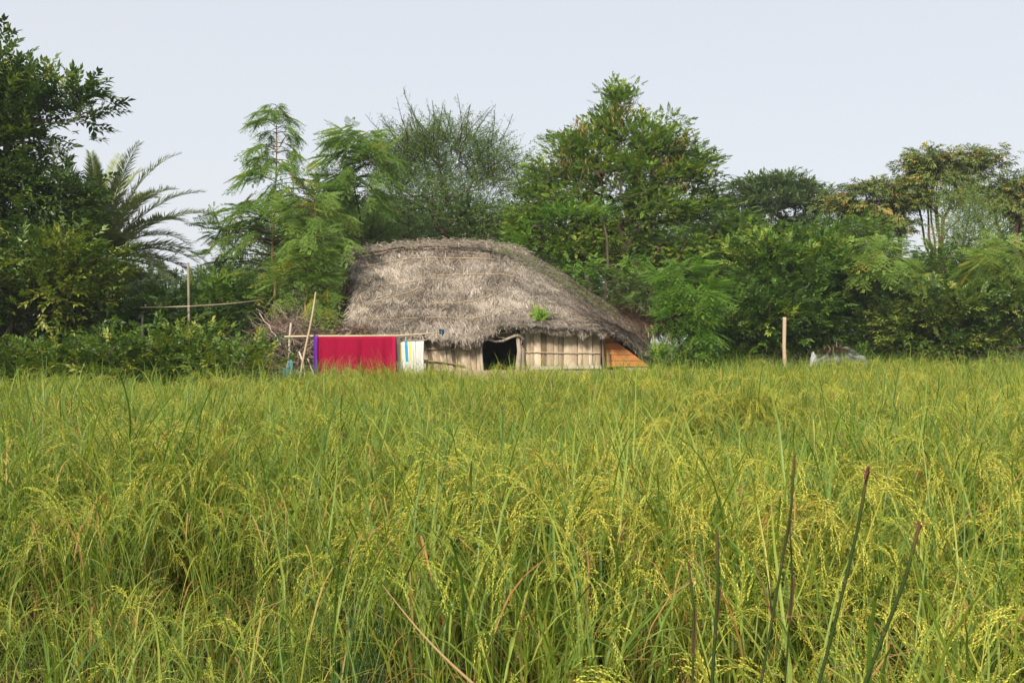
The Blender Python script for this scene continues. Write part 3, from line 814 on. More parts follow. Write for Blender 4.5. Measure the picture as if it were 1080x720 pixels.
# straw filling the left gable, toned dark for the shaded opening there
mb = MB(); NF = 5000
P = np.stack([rg.uniform(at(358, 0, 21)[0], at(380, 0, 21)[0], NF), rg.uniform(20.4, 22.6, NF), rg.uniform(1.55, 3.0, NF)], -1)
lim = 1.7 + (P[:, 1] - 19.8) * .62; P = P[P[:, 2] < lim]; NF = len(P)
P[:, 0] += (2.2 - P[:, 2]) * .06
d = nrm(np.stack([rg.normal(0, .6, NF), rg.normal(0, .6, NF), -np.ones(NF)], -1)); L_ = rg.uniform(.1, .35, NF); W = rg.uniform(.006, .016, NF)[:, None] * np.array([[.6, .3, 0]])
VV = np.stack([P + W, P - W, P - W + d * L_[:, None], P + W + d * L_[:, None]], 1).reshape(-1, 3)
mb.add(VV, (np.arange(NF) * 4)[:, None] + np.array([0, 1, 2, 3]), np.repeat(rg.uniform(0, .6, NF), 4))
mb.build('gable_straw', THR, hut)
# ragged lean-to behind the right end
shed = empty('lean_to_shelter', tuple(at(698, 360, 22.3) * [1, 1, 0]), 'collapsing brown straw lean-to on thin sticks past the hut right end', 'shelter')
mb = MB(); NF = 5200
A = np.array([at(640, 328, 22.6), at(668, 336, 22.5), at(694, 343, 22.4), at(712, 349, 22.3)])
t = rg.uniform(0, 3, NF); k = np.minimum(t.astype(int), 2); P = A[k] + (A[k + 1] - A[k]) * (t - k)[:, None]
depth = rg.uniform(0, 1.3, NF); P[:, 1] += depth; P[:, 2] += depth * .1 + rg.normal(0, .035, NF)
d = nrm(np.stack([.9 + rg.normal(0, .4, NF), -.3 + rg.normal(0, .4, NF), -.35 + rg.normal(0, .4, NF)], -1)); L_ = rg.uniform(.12, .4, NF); W = rg.uniform(.006, .02, NF)[:, None] * nrm(np.cross(d, [0, .6, .8]))
VV = np.stack([P + W * .5, P - W * .5, P - W * .3 + d * L_[:, None], P + W * .3 + d * L_[:, None]], 1).reshape(-1, 3)
mb.add(VV, (np.arange(NF) * 4)[:, None] + np.array([0, 1, 2, 3]), np.repeat(rg.uniform(.15, .9, NF), 4))
mb.build('straw_cover', THR, shed)
for (a, b, c, d_, r, tn) in [(706, 352, 698, 372, .035, .85), (689, 351, 690, 374, .022, .5), (707, 352, 708, 376, .015, .6), (684, 350, 684, 368, .012, .4)]:
    mb = MB(); p0 = at(a, b, 22.2); p1 = at(c, d_, 22.1); p1 = p0 + (p1 - p0) * (p0[2] / (p0[2] - p1[2])); tube(mb, [p0, (p0 + p1) / 2 + [.01, 0, 0], p1], r, 6, tn); mb.build('prop_stick', WOOD, shed, True)

# moss and creeper along the hip, climbing plant on the eave
def leaf_patch(name, label, cat, P, leafmat, kind, s, seed, tone=.6, origin=None, updir=.5):
    r = np.random.default_rng(seed); m_ = MB(); tpls = TPL[kind]
    n = len(P); D = r.normal(0, 1, (n, 3)); D[:, 2] = np.abs(D[:, 2]) * .3 + updir; D[:, 1] -= .5
    wch = r.integers(0, len(tpls), n)
    for i, (tv, tf) in enumerate(tpls):
        q = wch == i
        if q.any(): scatter(m_, tv, tf, frames(D[q], np.array([0, -.6, .8]) + r.normal(0, .3, (q.sum(), 3))), P[q], s * r.uniform(.6, 1.2, q.sum()), np.clip(r.normal(tone, .15, q.sum()), 0, 1), 0)
    o = m_.build(name, M[leafmat], origin=origin if origin is not None else P.mean(0))
    return tag(o, label, cat)
q = roof_p(rg.normal(.645, .012, 60), rg.normal(.55, .2, 60)) + [0, -.03, .05]
leaf_patch('climbing_plant', 'small bright green creeper growing on the thatch above the eave', 'plant', q, 'bright_leaf', 'round', .17, 1, .8)
uu = rg.uniform(.50, .93, 480); q = roof_p(uu, rg.normal(3.1, .3, 480)) + [0, -.02, .03]
leaf_patch('roof_moss', 'thin brownish green weeds growing along the crest of the thatch', 'plant', q, 'tan_leaf', 'tiny', .13, 2, .5)

# ------------------------------------------------------------------ yard objects
LY = 18.9
line = empty('clothes_pole', tuple(at(380, 360, LY) * [1, 1, 0]), 'thin bamboo pole held level by a slanting cane in front of the hut', 'clothes line')
mb = MB(); pp = [(300, 355), (332, 354.3), (375, 354.2), (418, 354), (445, 352), (466, 349.5)]
P = np.array([at(a, b, LY) for a, b in pp]); P[-1][1] += .5; P[-2][1] += .3
tube(mb, P, [.02, .02, .018, .017, .014, .011], 7, .75); mb.build('pole', BAM, line, True)
mb = MB(); p0 = at(333, 308, LY - .05); p1 = at(318, 392, LY - .3); p1 = p0 + (p1 - p0) * (p0[2] / (p0[2] - p1[2]) * 1.02)
tt = np.linspace(0, 1, 12)[:, None]; tube(mb, p0 + (p1 - p0) * tt + np.sin(tt * 9) * [[.012, 0, 0]], np.linspace(.017, .026, 12), 7, .55); mb.build('slanting_cane', BAM, line, True)
mb = MB(); c = at(325, 354.6, LY - .03); tube(mb, [c + [-.03, 0, .03], c + [.03, -.03, 0], c + [-.02, -.03, -.03]], .014, 5, .1); mb.build('binding', WOOD, line)
# blue rag at the end of the pole
BLUE = ramp_mat('blue_rag', [(0, (.02, .09, .16)), (1, (.05, .22, .34))], .8, 0, .1, 12, .3)
def rag(label, c, w, h, mat, seed, name='rag', cat='rag', thick=.012):
    r = np.random.default_rng(seed); m_ = MB(); n, k = 9, 9; V_ = []
    for j in range(k):
        for i in range(n):
            a, b = i / (n - 1) - .5, j / (k - 1)
            V_.append([c[0] + a * w * (1 - .3 * b) + r.normal(0, w * .03), c[1] + .05 * math.sin(a * 11 + seed) * (1 + b) + r.normal(0, .01), c[2] - b * h * (1 + .2 * math.sin(a * 7))])
    V_ = np.array(V_); F_ = [(j * n + i, j * n + i + 1, (j + 1) * n + i + 1, (j + 1) * n + i) for j in range(k - 1) for i in range(n - 1)]
    m_.add(V_, F_, r.uniform(0, 1, len(V_))); m_.add(V_ + [0, thick, 0], F_, .5)
    return tag(m_.build(name, mat, origin=c, smooth=True), label, cat)
rag('small blue rag tied where the bamboo pole meets the thatch', at(466, 347, LY + .45), .10, .10, BLUE, 4)

# red cloth folded over the pole, purple one just beneath its left edge
def cloth_mat(name, stops, weave=260, stripes=None):
    m = ramp_mat(name, stops, .85, .12, .1, 3, .12, .15, 120, tcol=(1, 1, 1))
    return m
RED = cloth_mat('red_cloth', [(0, (.14, .003, .02)), (.5, (.30, .006, .038)), (1, (.42, .014, .062))])
PUR = cloth_mat('purple_cloth', [(0, (.10, .02, .25)), (1, (.20, .05, .42))])
def hang(x0, x1, ytop, ybot, Y, seed, mat, name, label, cat, amp=.040, band=True, r=.022):
    rr = np.random.default_rng(seed); m_ = MB(); n = 90; k = 34; V_ = []; T_ = []
    xa = at(x0, 0, Y)[0]; xb = at(x1, 0, Y)[0]; zt = at(0, ytop, Y)[2]; zb = at(0, ybot, Y)[2]; H = zt - zb
    ph = rr.uniform(0, 6, 6)
    for side, hh in ((-1, H), (1, H * .8)):
        pass
    prof = [(1, hh) for hh in np.linspace(.8 * H, 0.03, 12)] + [(0, 0)] + [(-1, hh) for hh in np.linspace(.03, H, 24)]
    for sd, dz in prof:
        for i in range(n):
            a = i / (n - 1); x = xa + (xb - xa) * a
            fold = sum(math.sin(a * f + ph[q]) * w for q, (f, w) in enumerate([(9, .9), (21, .5), (38, .4), (63, .22)]))
            fall = dz / H
            y = Y + sd * r + fold * amp * (.2 + .8 * fall) * (0 if sd == 0 else 1) * (1 if sd < 0 else .5) + (.10 * fall if sd > 0 else -.01 * fall)
            zz = zt + (r if sd == 0 else 0) - dz + (.008 * math.sin(a * 17 + ph[3]) + .012 * math.sin(a * 3 + 1)) * fall - .012 * math.sin(a * math.pi)
            V_.append([x + .012 * math.sin(dz * 5 + a * 4) * fall, y, zz])
            tn = .5 + .22 * fold / 2 * .3  # fold shading put lightly into the cloth tone
            if band and (a > .955 or a < .02 or dz > H * .93): tn = .85
            T_.append(tn + rr.normal(0, .03))
    V_ = np.array(V_); k = len(prof)
    F_ = [(j * n + i, j * n + i + 1, (j + 1) * n + i + 1, (j + 1) * n + i) for j in range(k - 1) for i in range(n - 1)]
    m_.add(V_, F_, np.array(T_)); o = m_.build(name, mat, origin=(xa, Y, zt), smooth=True)
    md = o.modifiers.new('thickness', 'SOLIDIFY'); md.thickness = .004
    return tag(o, label, cat)
hang(334.6, 418, 354.5, 402, LY, 3, RED, 'red_cloth', 'large crimson red cloth hanging over the bamboo pole', 'cloth')
hang(331, 335.2, 354.2, 403, LY - .035, 5, PUR, 'purple_cloth', 'purple cloth edge showing at the left side of the crimson cloth', 'cloth', amp=.01, band=False, r=.014)
# patterned towel: white with blue and yellow stripes
tw = bpy.data.materials.new('striped_towel'); tw.use_nodes = True
nt = tw.node_tree; N = nt.nodes.new; L = nt.links.new; bs = nt.nodes['Principled BSDF']; bs.inputs['Roughness'].default_value = .9
tc = N('ShaderNodeTexCoord'); mp = N('ShaderNodeMapping'); mp.inputs['Rotation'].default_value = (0, R(17), 0); mp.inputs['Scale'].default_value = (5.2, 1, 1); mp.inputs['Location'].default_value = (.06, 0, 0)
sx = N('ShaderNodeSeparateXYZ'); fr = N('ShaderNodeMath'); fr.operation = 'FRACT'; cr = N('ShaderNodeValToRGB')
cr.color_ramp.interpolation = 'CONSTANT'; el = cr.color_ramp.elements
for i, (p_, c_) in enumerate([(0, (.56, .56, .53)), (.08, (.03, .28, .46)), (.36, (.56, .56, .53)), (.48, (.74, .55, .16)), (.70, (.56, .56, .53))]):
    if i >= len(el): el.new(p_)
    el[i].position = p_; el[i].color = (*c_, 1)
gz_ = N('ShaderNodeMath'); gz_.operation = 'GREATER_THAN'; gz_.inputs[1].default_value = -.38
gx_ = N('ShaderNodeMath'); gx_.operation = 'LESS_THAN'; gx_.inputs[1].default_value = .42
mu = N('ShaderNodeMath'); mu.operation = 'MULTIPLY'; mx = N('ShaderNodeMix'); mx.data_type = 'RGBA'; mx.inputs[6].default_value = (.58, .58, .55, 1)
L(tc.outputs['Object'], mp.inputs['Vector']); L(mp.outputs[0], sx.inputs[0]); L(sx.outputs[0], fr.inputs[0]); L(fr.outputs[0], cr.inputs[0])
s2 = N('ShaderNodeSeparateXYZ'); L(tc.outputs['Object'], s2.inputs[0]); L(s2.outputs[2], gz_.inputs[0]); L(s2.outputs[0], gx_.inputs[0])
L(gz_.outputs[0], mu.inputs[0]); L(gx_.outputs[0], mu.inputs[1]); L(mu.outputs[0], mx.inputs[0]); L(cr.outputs[0], mx.inputs[7]); L(mx.outputs[2], bs.inputs['Base Color'])
hang(415.5, 447, 360.5, 396, LY + .16, 9, tw, 'striped_towel', 'white towel with slanting blue and yellow stripes between crimson cloth and wall', 'towel', amp=.02, band=False)
mb = MB(); tube(mb, [at(405, 360, LY + .16), at(450, 358.5, LY + .16)], .012, 5, .4)
tag(mb.build('towel_rail', WOOD, origin=at(405, 360, LY + .16)), 'thin stick under the eave carrying the striped towel', 'stick')
# small wooden stand beside the wall
stl = empty('wooden_stand', tuple(at(444, 360, 19.5) * [1, 1, 0]), 'small dark wooden stand between the striped towel and the matting wall', 'stand')
mb = MB(); c = at(444.5, 380, 19.5); box(mb, c, .26, .24, .03, .6); mb.build('top', WOOD, stl)
for dx in (-.11, .11):
    for dy in (-.1, .1):
        mb = MB(); box(mb, [c[0] + dx, c[1] + dy, c[2] / 2 - .01], .03, .03, c[2] - .02, .45); mb.build('leg', WOOD, stl)
# stick bundle / brushwood
BR = ramp_mat('dead_brush', [(0, (.06, .04, .03)), (.5, (.21, .15, .115)), (1, (.46, .36, .28))], .85, 0, .1, 5, .2)
def sticks(name, label, cxs, Y, n, seed, rx, ry, rz, Lr=(.3, .9), rr=(.004, .013), kind='stuff', cat=None, mat=None, zc=None):
    r = np.random.default_rng(seed); m_ = MB(); c = at(cxs[0], cxs[1], Y)
    for i in range(n):
        d = nrm(r.normal(size=(1, 3)))[0]; q = c + d * (r.random() ** .45) * [rx, ry, rz]
        if q[2] < .04: q[2] = .05 + .1 * r.random()
        dd = nrm((r.normal(0, 1, 3) * [1, .7, .55])[None])[0]; L_ = r.uniform(*Lr); k = 5; p = [q]
        for s in range(k):
            dd = nrm((dd + r.normal(0, .22, 3))[None])[0]; nx_ = p[-1] + dd * L_ / k
            nx_[2] = max(nx_[2], .02); p.append(nx_)
        r0 = r.uniform(*rr); tube(m_, p, np.linspace(r0, r0 * .4, k + 1), 4, np.clip(r.normal(.5, .25), 0, 1), cap=False)
    o = m_.build(name, mat or BR, origin=(c[0], c[1], 0)); return tag(o, label, cat, None, kind)
sticks('brushwood_heap', 'tangled heap of grey brown dead branches left of the hut', (298, 378), 19.6, 900, 3, .62, .5, .55)
sticks('brushwood_tops', 'fine reddish dead twigs standing up behind the branch heap', (310, 352), 20.2, 500, 4, .5, .4, .45, (.3, .8), (.003, .008))
sticks('straw_litter', 'brown dry leaves and twigs pushed under the low left eave', (376, 352), 19.9, 500, 6, .45, .3, .16, (.1, .35), (.004, .014), mat=THR)
for (px0, py0, px1, py1, Y, r0, lab, tn) in [
        (307, 341, 303, 386, 19.2, .032, 'thick pale forked stick standing upright in front of the branch heap', .75),
        (315, 370, 322, 392, 18.8, .026, 'short pale stick crossing the foot of the slanting cane', .9),
        (273, 330, 296, 362, 19.3, .010, 'thin straight cane leaning left across the branch heap', .85),
        (325, 378, 331, 396, 18.85, .018, 'short grey stick leaning right at the foot of the slanting cane', .7),
        (288, 372, 266, 388, 19.0, .016, 'pale broken branch poking out low on the left of the heap', .9)]:
    p0 = at(px0, py0, Y); p1 = at(px1, py1, Y - .1); t = np.linspace(0, 1, 8)[:, None]
    if p1[2] > .5 and py1 > 380 and px1 != 266: p1 = p0 + (p1 - p0) * (p0[2] / (p0[2] - p1[2]))
    mb = MB(); tube(mb, p0 + (p1 - p0) * t + np.random.default_rng(px0).normal(0, .012, (8, 3)), np.linspace(r0 * .7, r0, 8), 6, tn)
    tag(mb.build('stick', WOOD, origin=p1, smooth=True), lab, 'stick', 'loose sticks by the branch heap')
# blue plastic sheet
def sheet(name, label, cat, c, rx, ry, rz, mat, seed, n=26, amp=.35, kind=None, tones=(0, 1), low=0.0):
    r = np.random.default_rng(seed); m_ = MB(); V_ = []; T_ = []
    for j in range(n):
        for i in range(n * 2):
            th = i / (n * 2) * 2 * math.pi; ph = low + j / (n - 1) * (math.pi / 2 - low)
            d = np.array([math.cos(th) * math.cos(ph), math.sin(th) * math.cos(ph), math.sin(ph)])
            w = 1 + amp * noise.noise(Vector(d * 2.3) + Vector((seed, 0, 0))) + amp * .5 * noise.noise(Vector(d * 6) + Vector((seed, 4, 0))) + amp * .22 * abs(noise.noise(Vector(d * 15)))
            V_.append(np.array(c) + d * w * [rx, ry, rz]); T_.append(np.clip(.5 + noise.noise(Vector(d * 5) + Vector((0, seed, 0))) * 1.2, *tones))
    F_ = [(j * n * 2 + i, j * n * 2 + (i + 1) % (n * 2), (j + 1) * n * 2 + (i + 1) % (n * 2), (j + 1) * n * 2 + i) for j in range(n - 1) for i in range(n * 2)]
    m_.add(np.array(V_), F_, np.array(T_)); return tag(m_.build(name, mat, origin=c, smooth=False), label, cat)
BP = ramp_mat('blue_plastic', [(0, (.01, .06, .12)), (.5, (.02, .17, .30)), (1, (.08, .36, .42))], .35, 0, .5, 4, .2)
c = at(306, 402, 18.9); sheet('plastic_sheet', 'crumpled blue plastic sheet at the foot of the branch heap', 'sheet', [c[0], 18.9, 0.1], .22, .2, .98, BP, 3)
# upright stake and long rail on the left
mb = MB(); p0 = at(198, 277, 18.4); mb_p = [[p0[0], 18.4, 0], [p0[0] + .03, 18.4, 1.2], [p0[0] + .01, 18.4, p0[2]]]
tube(mb, mb_p, [.03, .025, .020], 7, .5); tag(mb.build('stake', WOOD, origin=(p0[0], 18.4, 0)), 'slim grey wooden stake rising from the bushes beside the date palm', 'stake')
mb = MB(); P = np.array([at(a, b, yy) for a, b, yy in [(148, 324, 17.9), (175, 323.8, 18.1), (200, 323, 18.3), (240, 320.5, 19.3), (270, 317, 20.5), (289, 313, 21.6)]])
tube(mb, P, [.009, .011, .013, .013, .011, .008], 6, .8); tag(mb.build('long_rail', BAM, origin=P[2]), 'long thin bamboo rail crossing from the stake to the yellow trunk', 'rail')
mb = MB(); p0 = at(150, 332, 17.8); tube(mb, [[p0[0] + .05, 17.8, 0], [p0[0], 17.8, p0[2] - .3], p0], .018, 5, .7); tag(mb.build('stake', WOOD, origin=(p0[0], 17.8, 0)), 'short thin stake below the palm left end of the long rail', 'stake')
# field post
PW = ramp_mat('post_wood', [(0, (.22, .13, .08)), (.5, (.46, .32, .22)), (1, (.6, .48, .36))], .8, 0, .15, 5, .2, .4, 30)
mb = MB(); c = at(827.5, 336, 24.0); r_ = .05; pst = np.array([[c[0] + .02, 24, -.02], [c[0] + .012, 24, .9], [c[0] - .012, 24, 1.5], [c[0], 24, c[2]]])
tube(mb, pst, [r_, r_ * .98, r_ * .88, r_ * .93], 10, .6); fp = mb.build('field_post', PW, origin=(c[0], 24, 0), smooth=True)
tag(fp, 'plain pale wooden post standing alone at the far edge of the rice', 'post')
mb = MB(); box(mb, [c[0] - .01, 23.99, c[2] + .01], .07, .07, .05, .95); mb.build('post_top', PW, fp)
mb = MB(); p0 = at(870, 341, 27.5); tube(mb, [[p0[0], 27.5, 0], [p0[0], 27.5, p0[2]]], .03, 6, .25); tag(mb.build('stake', WOOD, origin=(p0[0], 27.5, 0)), 'thin dark stake behind the covered heap by the right bushes', 'stake')
# covered heap on the right
TP = ramp_mat('pale_sheet', [(0, (.025, .03, .025)), (.5, (.075, .085, .078)), (1, (.22, .235, .235))], .55, 0, .3, 3, .3)
c = at(886, 380, 24.9); heap = sheet('covered_heap', 'low heap under a crumpled pale grey sheet topped with brown straw', 'heap', [c[0], 24.9, 0.66], .86, .5, .74, TP, 8, n=44, amp=.13, low=-1.3)
mb = MB(); NF = 900
th = rg.uniform(0, 6.28, NF); rr_ = rg.random(NF) ** .5; P = np.stack([c[0] - .2 + .36 * rr_ * np.cos(th), 24.75 + .3 * rr_ * np.sin(th), 1.33 + .09 * (1 - rr_ ** 2) + rg.normal(0, .02, NF)], -1)
d = nrm(rg.normal(size=(NF, 3)) * [1, .7, .15]); L_ = rg.uniform(.06, .22, NF); W = rg.uniform(.008, .02, NF)[:, None] * nrm(np.cross(d, [0, .6, .8]))
VV = np.stack([P + W * .5, P - W * .5, P - W * .3 + d * L_[:, None], P + W * .3 + d * L_[:, None]], 1).reshape(-1, 3)
mb.add(VV, (np.arange(NF) * 4)[:, None] + np.array([0, 1, 2, 3]), np.repeat(rg.uniform(.1, 1, NF), 4))
mb.build('straw_top', THR, heap); 
SK = ramp_mat('white_sack', [(0, (.26, .27, .30)), (.6, (.42, .43, .46)), (1, (.48, .42, .28))], .6, 0, .3, 4, .2)
c = at(858, 376, 24.7); sheet('sack', 'small pale sack standing between the post and the covered heap', 'sack', [c[0], 24.7, 0.6], .13, .12, .72, SK, 12, n=20, amp=.1, low=-1.0)

# ------------------------------------------------------------------ vegetation
# left: big dark tree, lighter tree in front, palm
tree('broadleaf_tree', 'tall dark broadleaf tree rising highest at the left edge', 'tree', 19, -12,
     [(-5, 90, 34, 26), (35, 105, 32, 22), (85, 100, 20, 16), (100, 130, 16, 16), (104, 155, 12, 14), (60, 135, 34, 20), (-30, 110, 50, 50), (15, 150, 34, 24), (80, 165, 16, 14), (0, 195, 50, 34), (62, 215, 40, 30), (10, 245, 60, 40), (-60, 200, 70, 80), (-12, 48, 16, 16)], 'broad', 'dark_leaf', 21,
     tone=.42, top=(0, 200), dens=1.45, size=1.05, hollow=.2)
tree('broadleaf_tree', 'lighter green spreading tree below the tall dark one at left', 'tree', 17.2, 5,
     [(20, 275, 62, 34), (75, 275, 42, 32), (105, 305, 26, 28), (-20, 300, 60, 45), (45, 315, 55, 28), (95, 335, 30, 22, .2)], 'broad', 'dark_leaf', 22, tone=.62, top=(10, 320), clump_tone=.3, dens=.8, hollow=.35)
hb = [(-35, 384, 44, 28), (22, 386, 38, 26), (78, 384, 36, 28), (128, 378, 34, 28), (172, 376, 32, 28), (215, 374, 32, 28), (252, 380, 25, 26)]
hl = ['leafy green bush at the very left edge under the broadleaf trees', 'low green bush second from the left edge of the field', 'bright speckled green bush below the lighter spreading tree',
      'dense green bush directly below the date palm', 'rounded green bush under the left end of the long rail', 'green bush just below the slim upright stake', 'dark green bush touching the left side of the branch heap']
for i, (b, l) in enumerate(zip(hb, hl)):
    tree('leafy_bush', l, 'bush', 15.9 + .25 * (i % 3), b[0], [b, (b[0] - 12, b[1] + 14, b[2] * .8, 20, -.3), (b[0] + 14, b[1] - 6, b[2] * .6, 18, .3)], 'bushy', 'hedge_leaf', 40 + i, 'bushes along the left edge of the field',
         tone=.50 + .06 * (i % 3), wood_parts=('stems', 'foliage'), clump_tone=.28, hollow=.4, dens=1.0, yellow=.03)
# understory behind the left bushes
for i, (b, l) in enumerate(zip([(20, 335, 60, 35), (100, 335, 40, 30), (165, 338, 38, 24), (225, 322, 40, 26), (262, 330, 24, 30)],
        ['shady shrub behind the leftmost bushes under the tall dark tree', 'shady shrub at the foot of the date palm', 'shady shrub behind the short stake under the palm', 'mixed green shrub behind the slim stake and long rail', 'fine green shrub left of the yellow trunk'])):
    tree('shady_shrub', l, 'shrub', (18.5, 19.6, 20.2, 21.6, 22.6)[i], b[0], [b, (b[0], b[1] + 35, b[2], 30)], 'broad' if i < 3 else 'round', 'dark_leaf' if i < 3 else 'mid_leaf', 60 + i, 'shrubs behind the left bushes', tone=.38, wood_parts=('stems', 'foliage'))

def date_palm():
    Y = 22.5; c = at(106, 272, Y); root = empty('date_palm', (c[0] - .1, Y, 0), 'date palm with arching feathery fronds beside the dark left tree', 'palm tree')
    r = np.random.default_rng(8); mb = MB()
    n = 14; t = np.linspace(0, 1, n); P = np.stack([c[0] - .1 + .1 * t, np.full(n, Y), c[2] * t], -1)
    tube(mb, P, .22 + .02 * np.cos(np.arange(n) * 3.14), 10, .3)
    for k in range(120):                         # old leaf bases
        z = r.uniform(.3, c[2]); a = r.uniform(0, 6.28); d = np.array([math.cos(a), math.sin(a), .9]); q = np.array([c[0] - .05, Y, z]) + d * [.18, .18, 0]
        tube(mb, [q, q + d * .12], [.045, .02], 4, r.uniform(.2, .6))
    mb.build('trunk', M['bark'], root)
    nf = 56
    for i in range(nf):
        mb = MB(); a = i * 2.39996 + r.normal(0, .1); el = R(82 - 115 * (i / nf) ** 1.05)
        old = i > nf * .78; L = r.uniform(2.3, 3.0) * (.8 if i < 4 else 1) * (.75 if old else 1)
        d = np.array([math.cos(a) * math.cos(el), math.sin(a) * math.cos(el), math.sin(el)])
        ax = arc(c + d * .1, d, L, r.uniform(.75, 1.2) if not old else 1.6, 18, r, .012)
        base = .98 if (old and r.random() < .55) else r.uniform(.25, .7)
        tube(mb, ax, np.linspace(.02, .004, 19), 4, min(base + .15, 1), cap=False)
        m = 105; s = np.linspace(.1, .995, m); k = np.minimum((s * 18).astype(int), 17); f = s * 18 - k
        q = ax[k] + (ax[k + 1] - ax[k]) * f[:, None]; T = nrm(ax[k + 1] - ax[k]); S = nrm(np.cross(T, [0, 0, 1.0]) + 1e-5); Nn = np.cross(S, T)
        lv, lf = np.array([[0, .5, 0], [0, -.5, 0], [.55, -.42, .0], [.55, .42, 0], [1, 0, -.03]]), np.array([[0, 1, 2, 3], [3, 2, 4, 4]])
        lv2 = np.array([[0, 0, 0], [.45, .042, 0], [1, 0, -.06], [.45, -.042, 0]]); lf2 = np.array([[0, 1, 2, 3]])
        for sd in (-1, 1):
            D = T * .75 + S * sd * (.75) + Nn * r.normal(.30, .22, (m, 1)); ll = .36 * np.sin(np.pi * (.22 + .70 * s)) ** .7 * r.uniform(.85, 1.1, m)
            scatter(mb, lv2, lf2, frames(D, Nn + r.normal(0, .2, (m, 3))), q, ll, np.clip(base + r.normal(0, .08, m), 0, 1), 0, .03, r)
        mb.build('frond', M['palm_leaf'], root)
date_palm()

# feathery saplings with tiers of drooping leaves
def feather_tree(name, label, Y, path, tiers, leafmat, seed, size=1.0, bark='yellowbark', r0=.05, tone=.5, clumps=None, tpl='bip', yellow=.03, group=None):
    """path: trunk in photo directions, tiers: (f along trunk, reach m, number of leaves)"""
    r = np.random.default_rng(seed); P = np.array([at(a, b, Y) for a, b in path]); P = np.concatenate([[[P[0][0], Y, -.03]], P])
    seg = np.concatenate([[0], np.cumsum(np.linalg.norm(np.diff(P, axis=0), axis=1))]); seg /= seg[-1]
    t = np.linspace(0, 1, 30); PP = np.stack([np.interp(t, seg, P[:, k]) for k in range(3)], -1)
    root = empty(name, (P[0][0], Y, 0), label, 'tree', group)
    lb = MB(); tb = MB(); tube(tb, PP, r0 * (1 - .85 * t), 7, np.repeat(np.clip(.75 - .6 * t, .1, .9), 7)); mb = MB()
    Q = []; D = []; Z = []
    for f, reach, n in tiers:
        c = np.array([np.interp(f, t, PP[:, k]) for k in range(3)]); a0 = r.uniform(0, 6.28)
        for k in range(n):
            a = a0 + k * 2.4 + r.normal(0, .3); el = r.uniform(.0, .55)
            d = np.array([math.cos(a), math.sin(a) * .8, el]); L = reach * r.uniform(.6, 1.1)
            br = arc(c + [0, 0, r.normal(0, .08)], d, L, .65, 6, r, .04)
            tube(lb, br, np.linspace(.010, .003, 7), 4, .3, cap=False)
            for q_, w in ((6, 3), (4, 1), (5, 1), (3, 1)):
                for _ in range(w):
                    dd = br[min(q_, 6)] - br[max(q_ - 1, 0)]; dd = dd / np.linalg.norm(dd) + r.normal(0, .55, 3) * [1, 1, .3] + [0, 0, -.12]
                    Q.append(br[q_]); D.append(dd); Z.append(.45 + .55 * min(1, reach / .8))
    for (px, py, rx, ry, n) in (clumps or []):
        c = at(px, py, Y); m = Y / FPX
        d = nrm(r.normal(size=(n, 3))) * (r.random((n, 1)) ** .4) * [rx * m, min(rx * m, 1.2), ry * m]
        for q in c + d:
            i = int(np.argmin(np.linalg.norm(PP - q, axis=1) + np.maximum(0, PP[:, 2] - q[2]) * .7)); s0 = PP[i]
            mid = (s0 + q) / 2 + [0, 0, .08]; tube(lb, [s0, mid, q], [.014, .009, .004], 4, .3, cap=False)
            for _ in range(5):
                dd = nrm((q - c + 1e-3)[None])[0] * .7 + r.normal(0, .6, 3) * [1, 1, .35] + [0, 0, -.1]; Q.append(q + r.normal(0, .05, 3)); D.append(dd); Z.append(1.0)
    Q = np.array(Q); D = np.array(D); Z = np.array(Z); tp = TPL[tpl]; w = r.integers(0, len(tp), len(Q)); tn = np.clip(r.normal(tone, .16, len(Q)), .03, .92)
    tn = np.where(r.random(len(Q)) < yellow, 1, tn)
    for i, (tv, tf) in enumerate(tp):
        s = w == i
        scatter(mb, tv, tf, frames(D[s], np.tile([0, 0, 1.0], (s.sum(), 1)) + r.normal(0, .18, (s.sum(), 3))), Q[s], size * Z[s] * r.uniform(.65, 1.1, s.sum()), tn[s], 0, .05, r)
    tb.build('trunk', M[bark], root, True); lb.build('branches', M['bark'], root, True); mb.build('crown', M[leafmat], root); return root
feather_tree('feathery_tree', 'slender tall feathery tree with tiered drooping sprays and yellow trunk', 22,
             [(291, 340), (289, 318), (291, 300), (287, 270), (289, 230), (291, 190), (292, 150), (291, 112)],
             [(.99, .16, 6), (.975, .38, 7), (.925, .5, 8), (.87, .55, 9), (.815, .65, 9), (.755, .8, 10), (.69, .95, 11), (.63, 1.0, 11), (.57, 1.1, 11)], 'feather_leaf', 31, size=.50, tone=.45,
             clumps=[(250, 228, 24, 14, 9), (235, 250, 22, 14, 8), (330, 215, 22, 18, 10), (250, 275, 30, 20, 10), (320, 250, 26, 22, 14), (285, 290, 30, 18, 8)], yellow=.06)
feather_tree('feathery_tree', 'bright green feathery tree hanging over the left gable of the hut', 20.7,
             [(322, 345), (322, 318), (328, 300), (332, 270), (334, 235), (330, 205)], [(.98, .6, 7), (.9, .7, 7), (.8, .8, 7)], 'feather_leaf', 32, size=.48, tone=.62,
             clumps=[(336, 300, 14, 16, 14), (325, 275, 20, 16, 12), (338, 322, 12, 14, 10), (300, 300, 18, 16, 8), (310, 225, 16, 12, 6), (335, 255, 14, 14, 8)], r0=.04, yellow=.05)
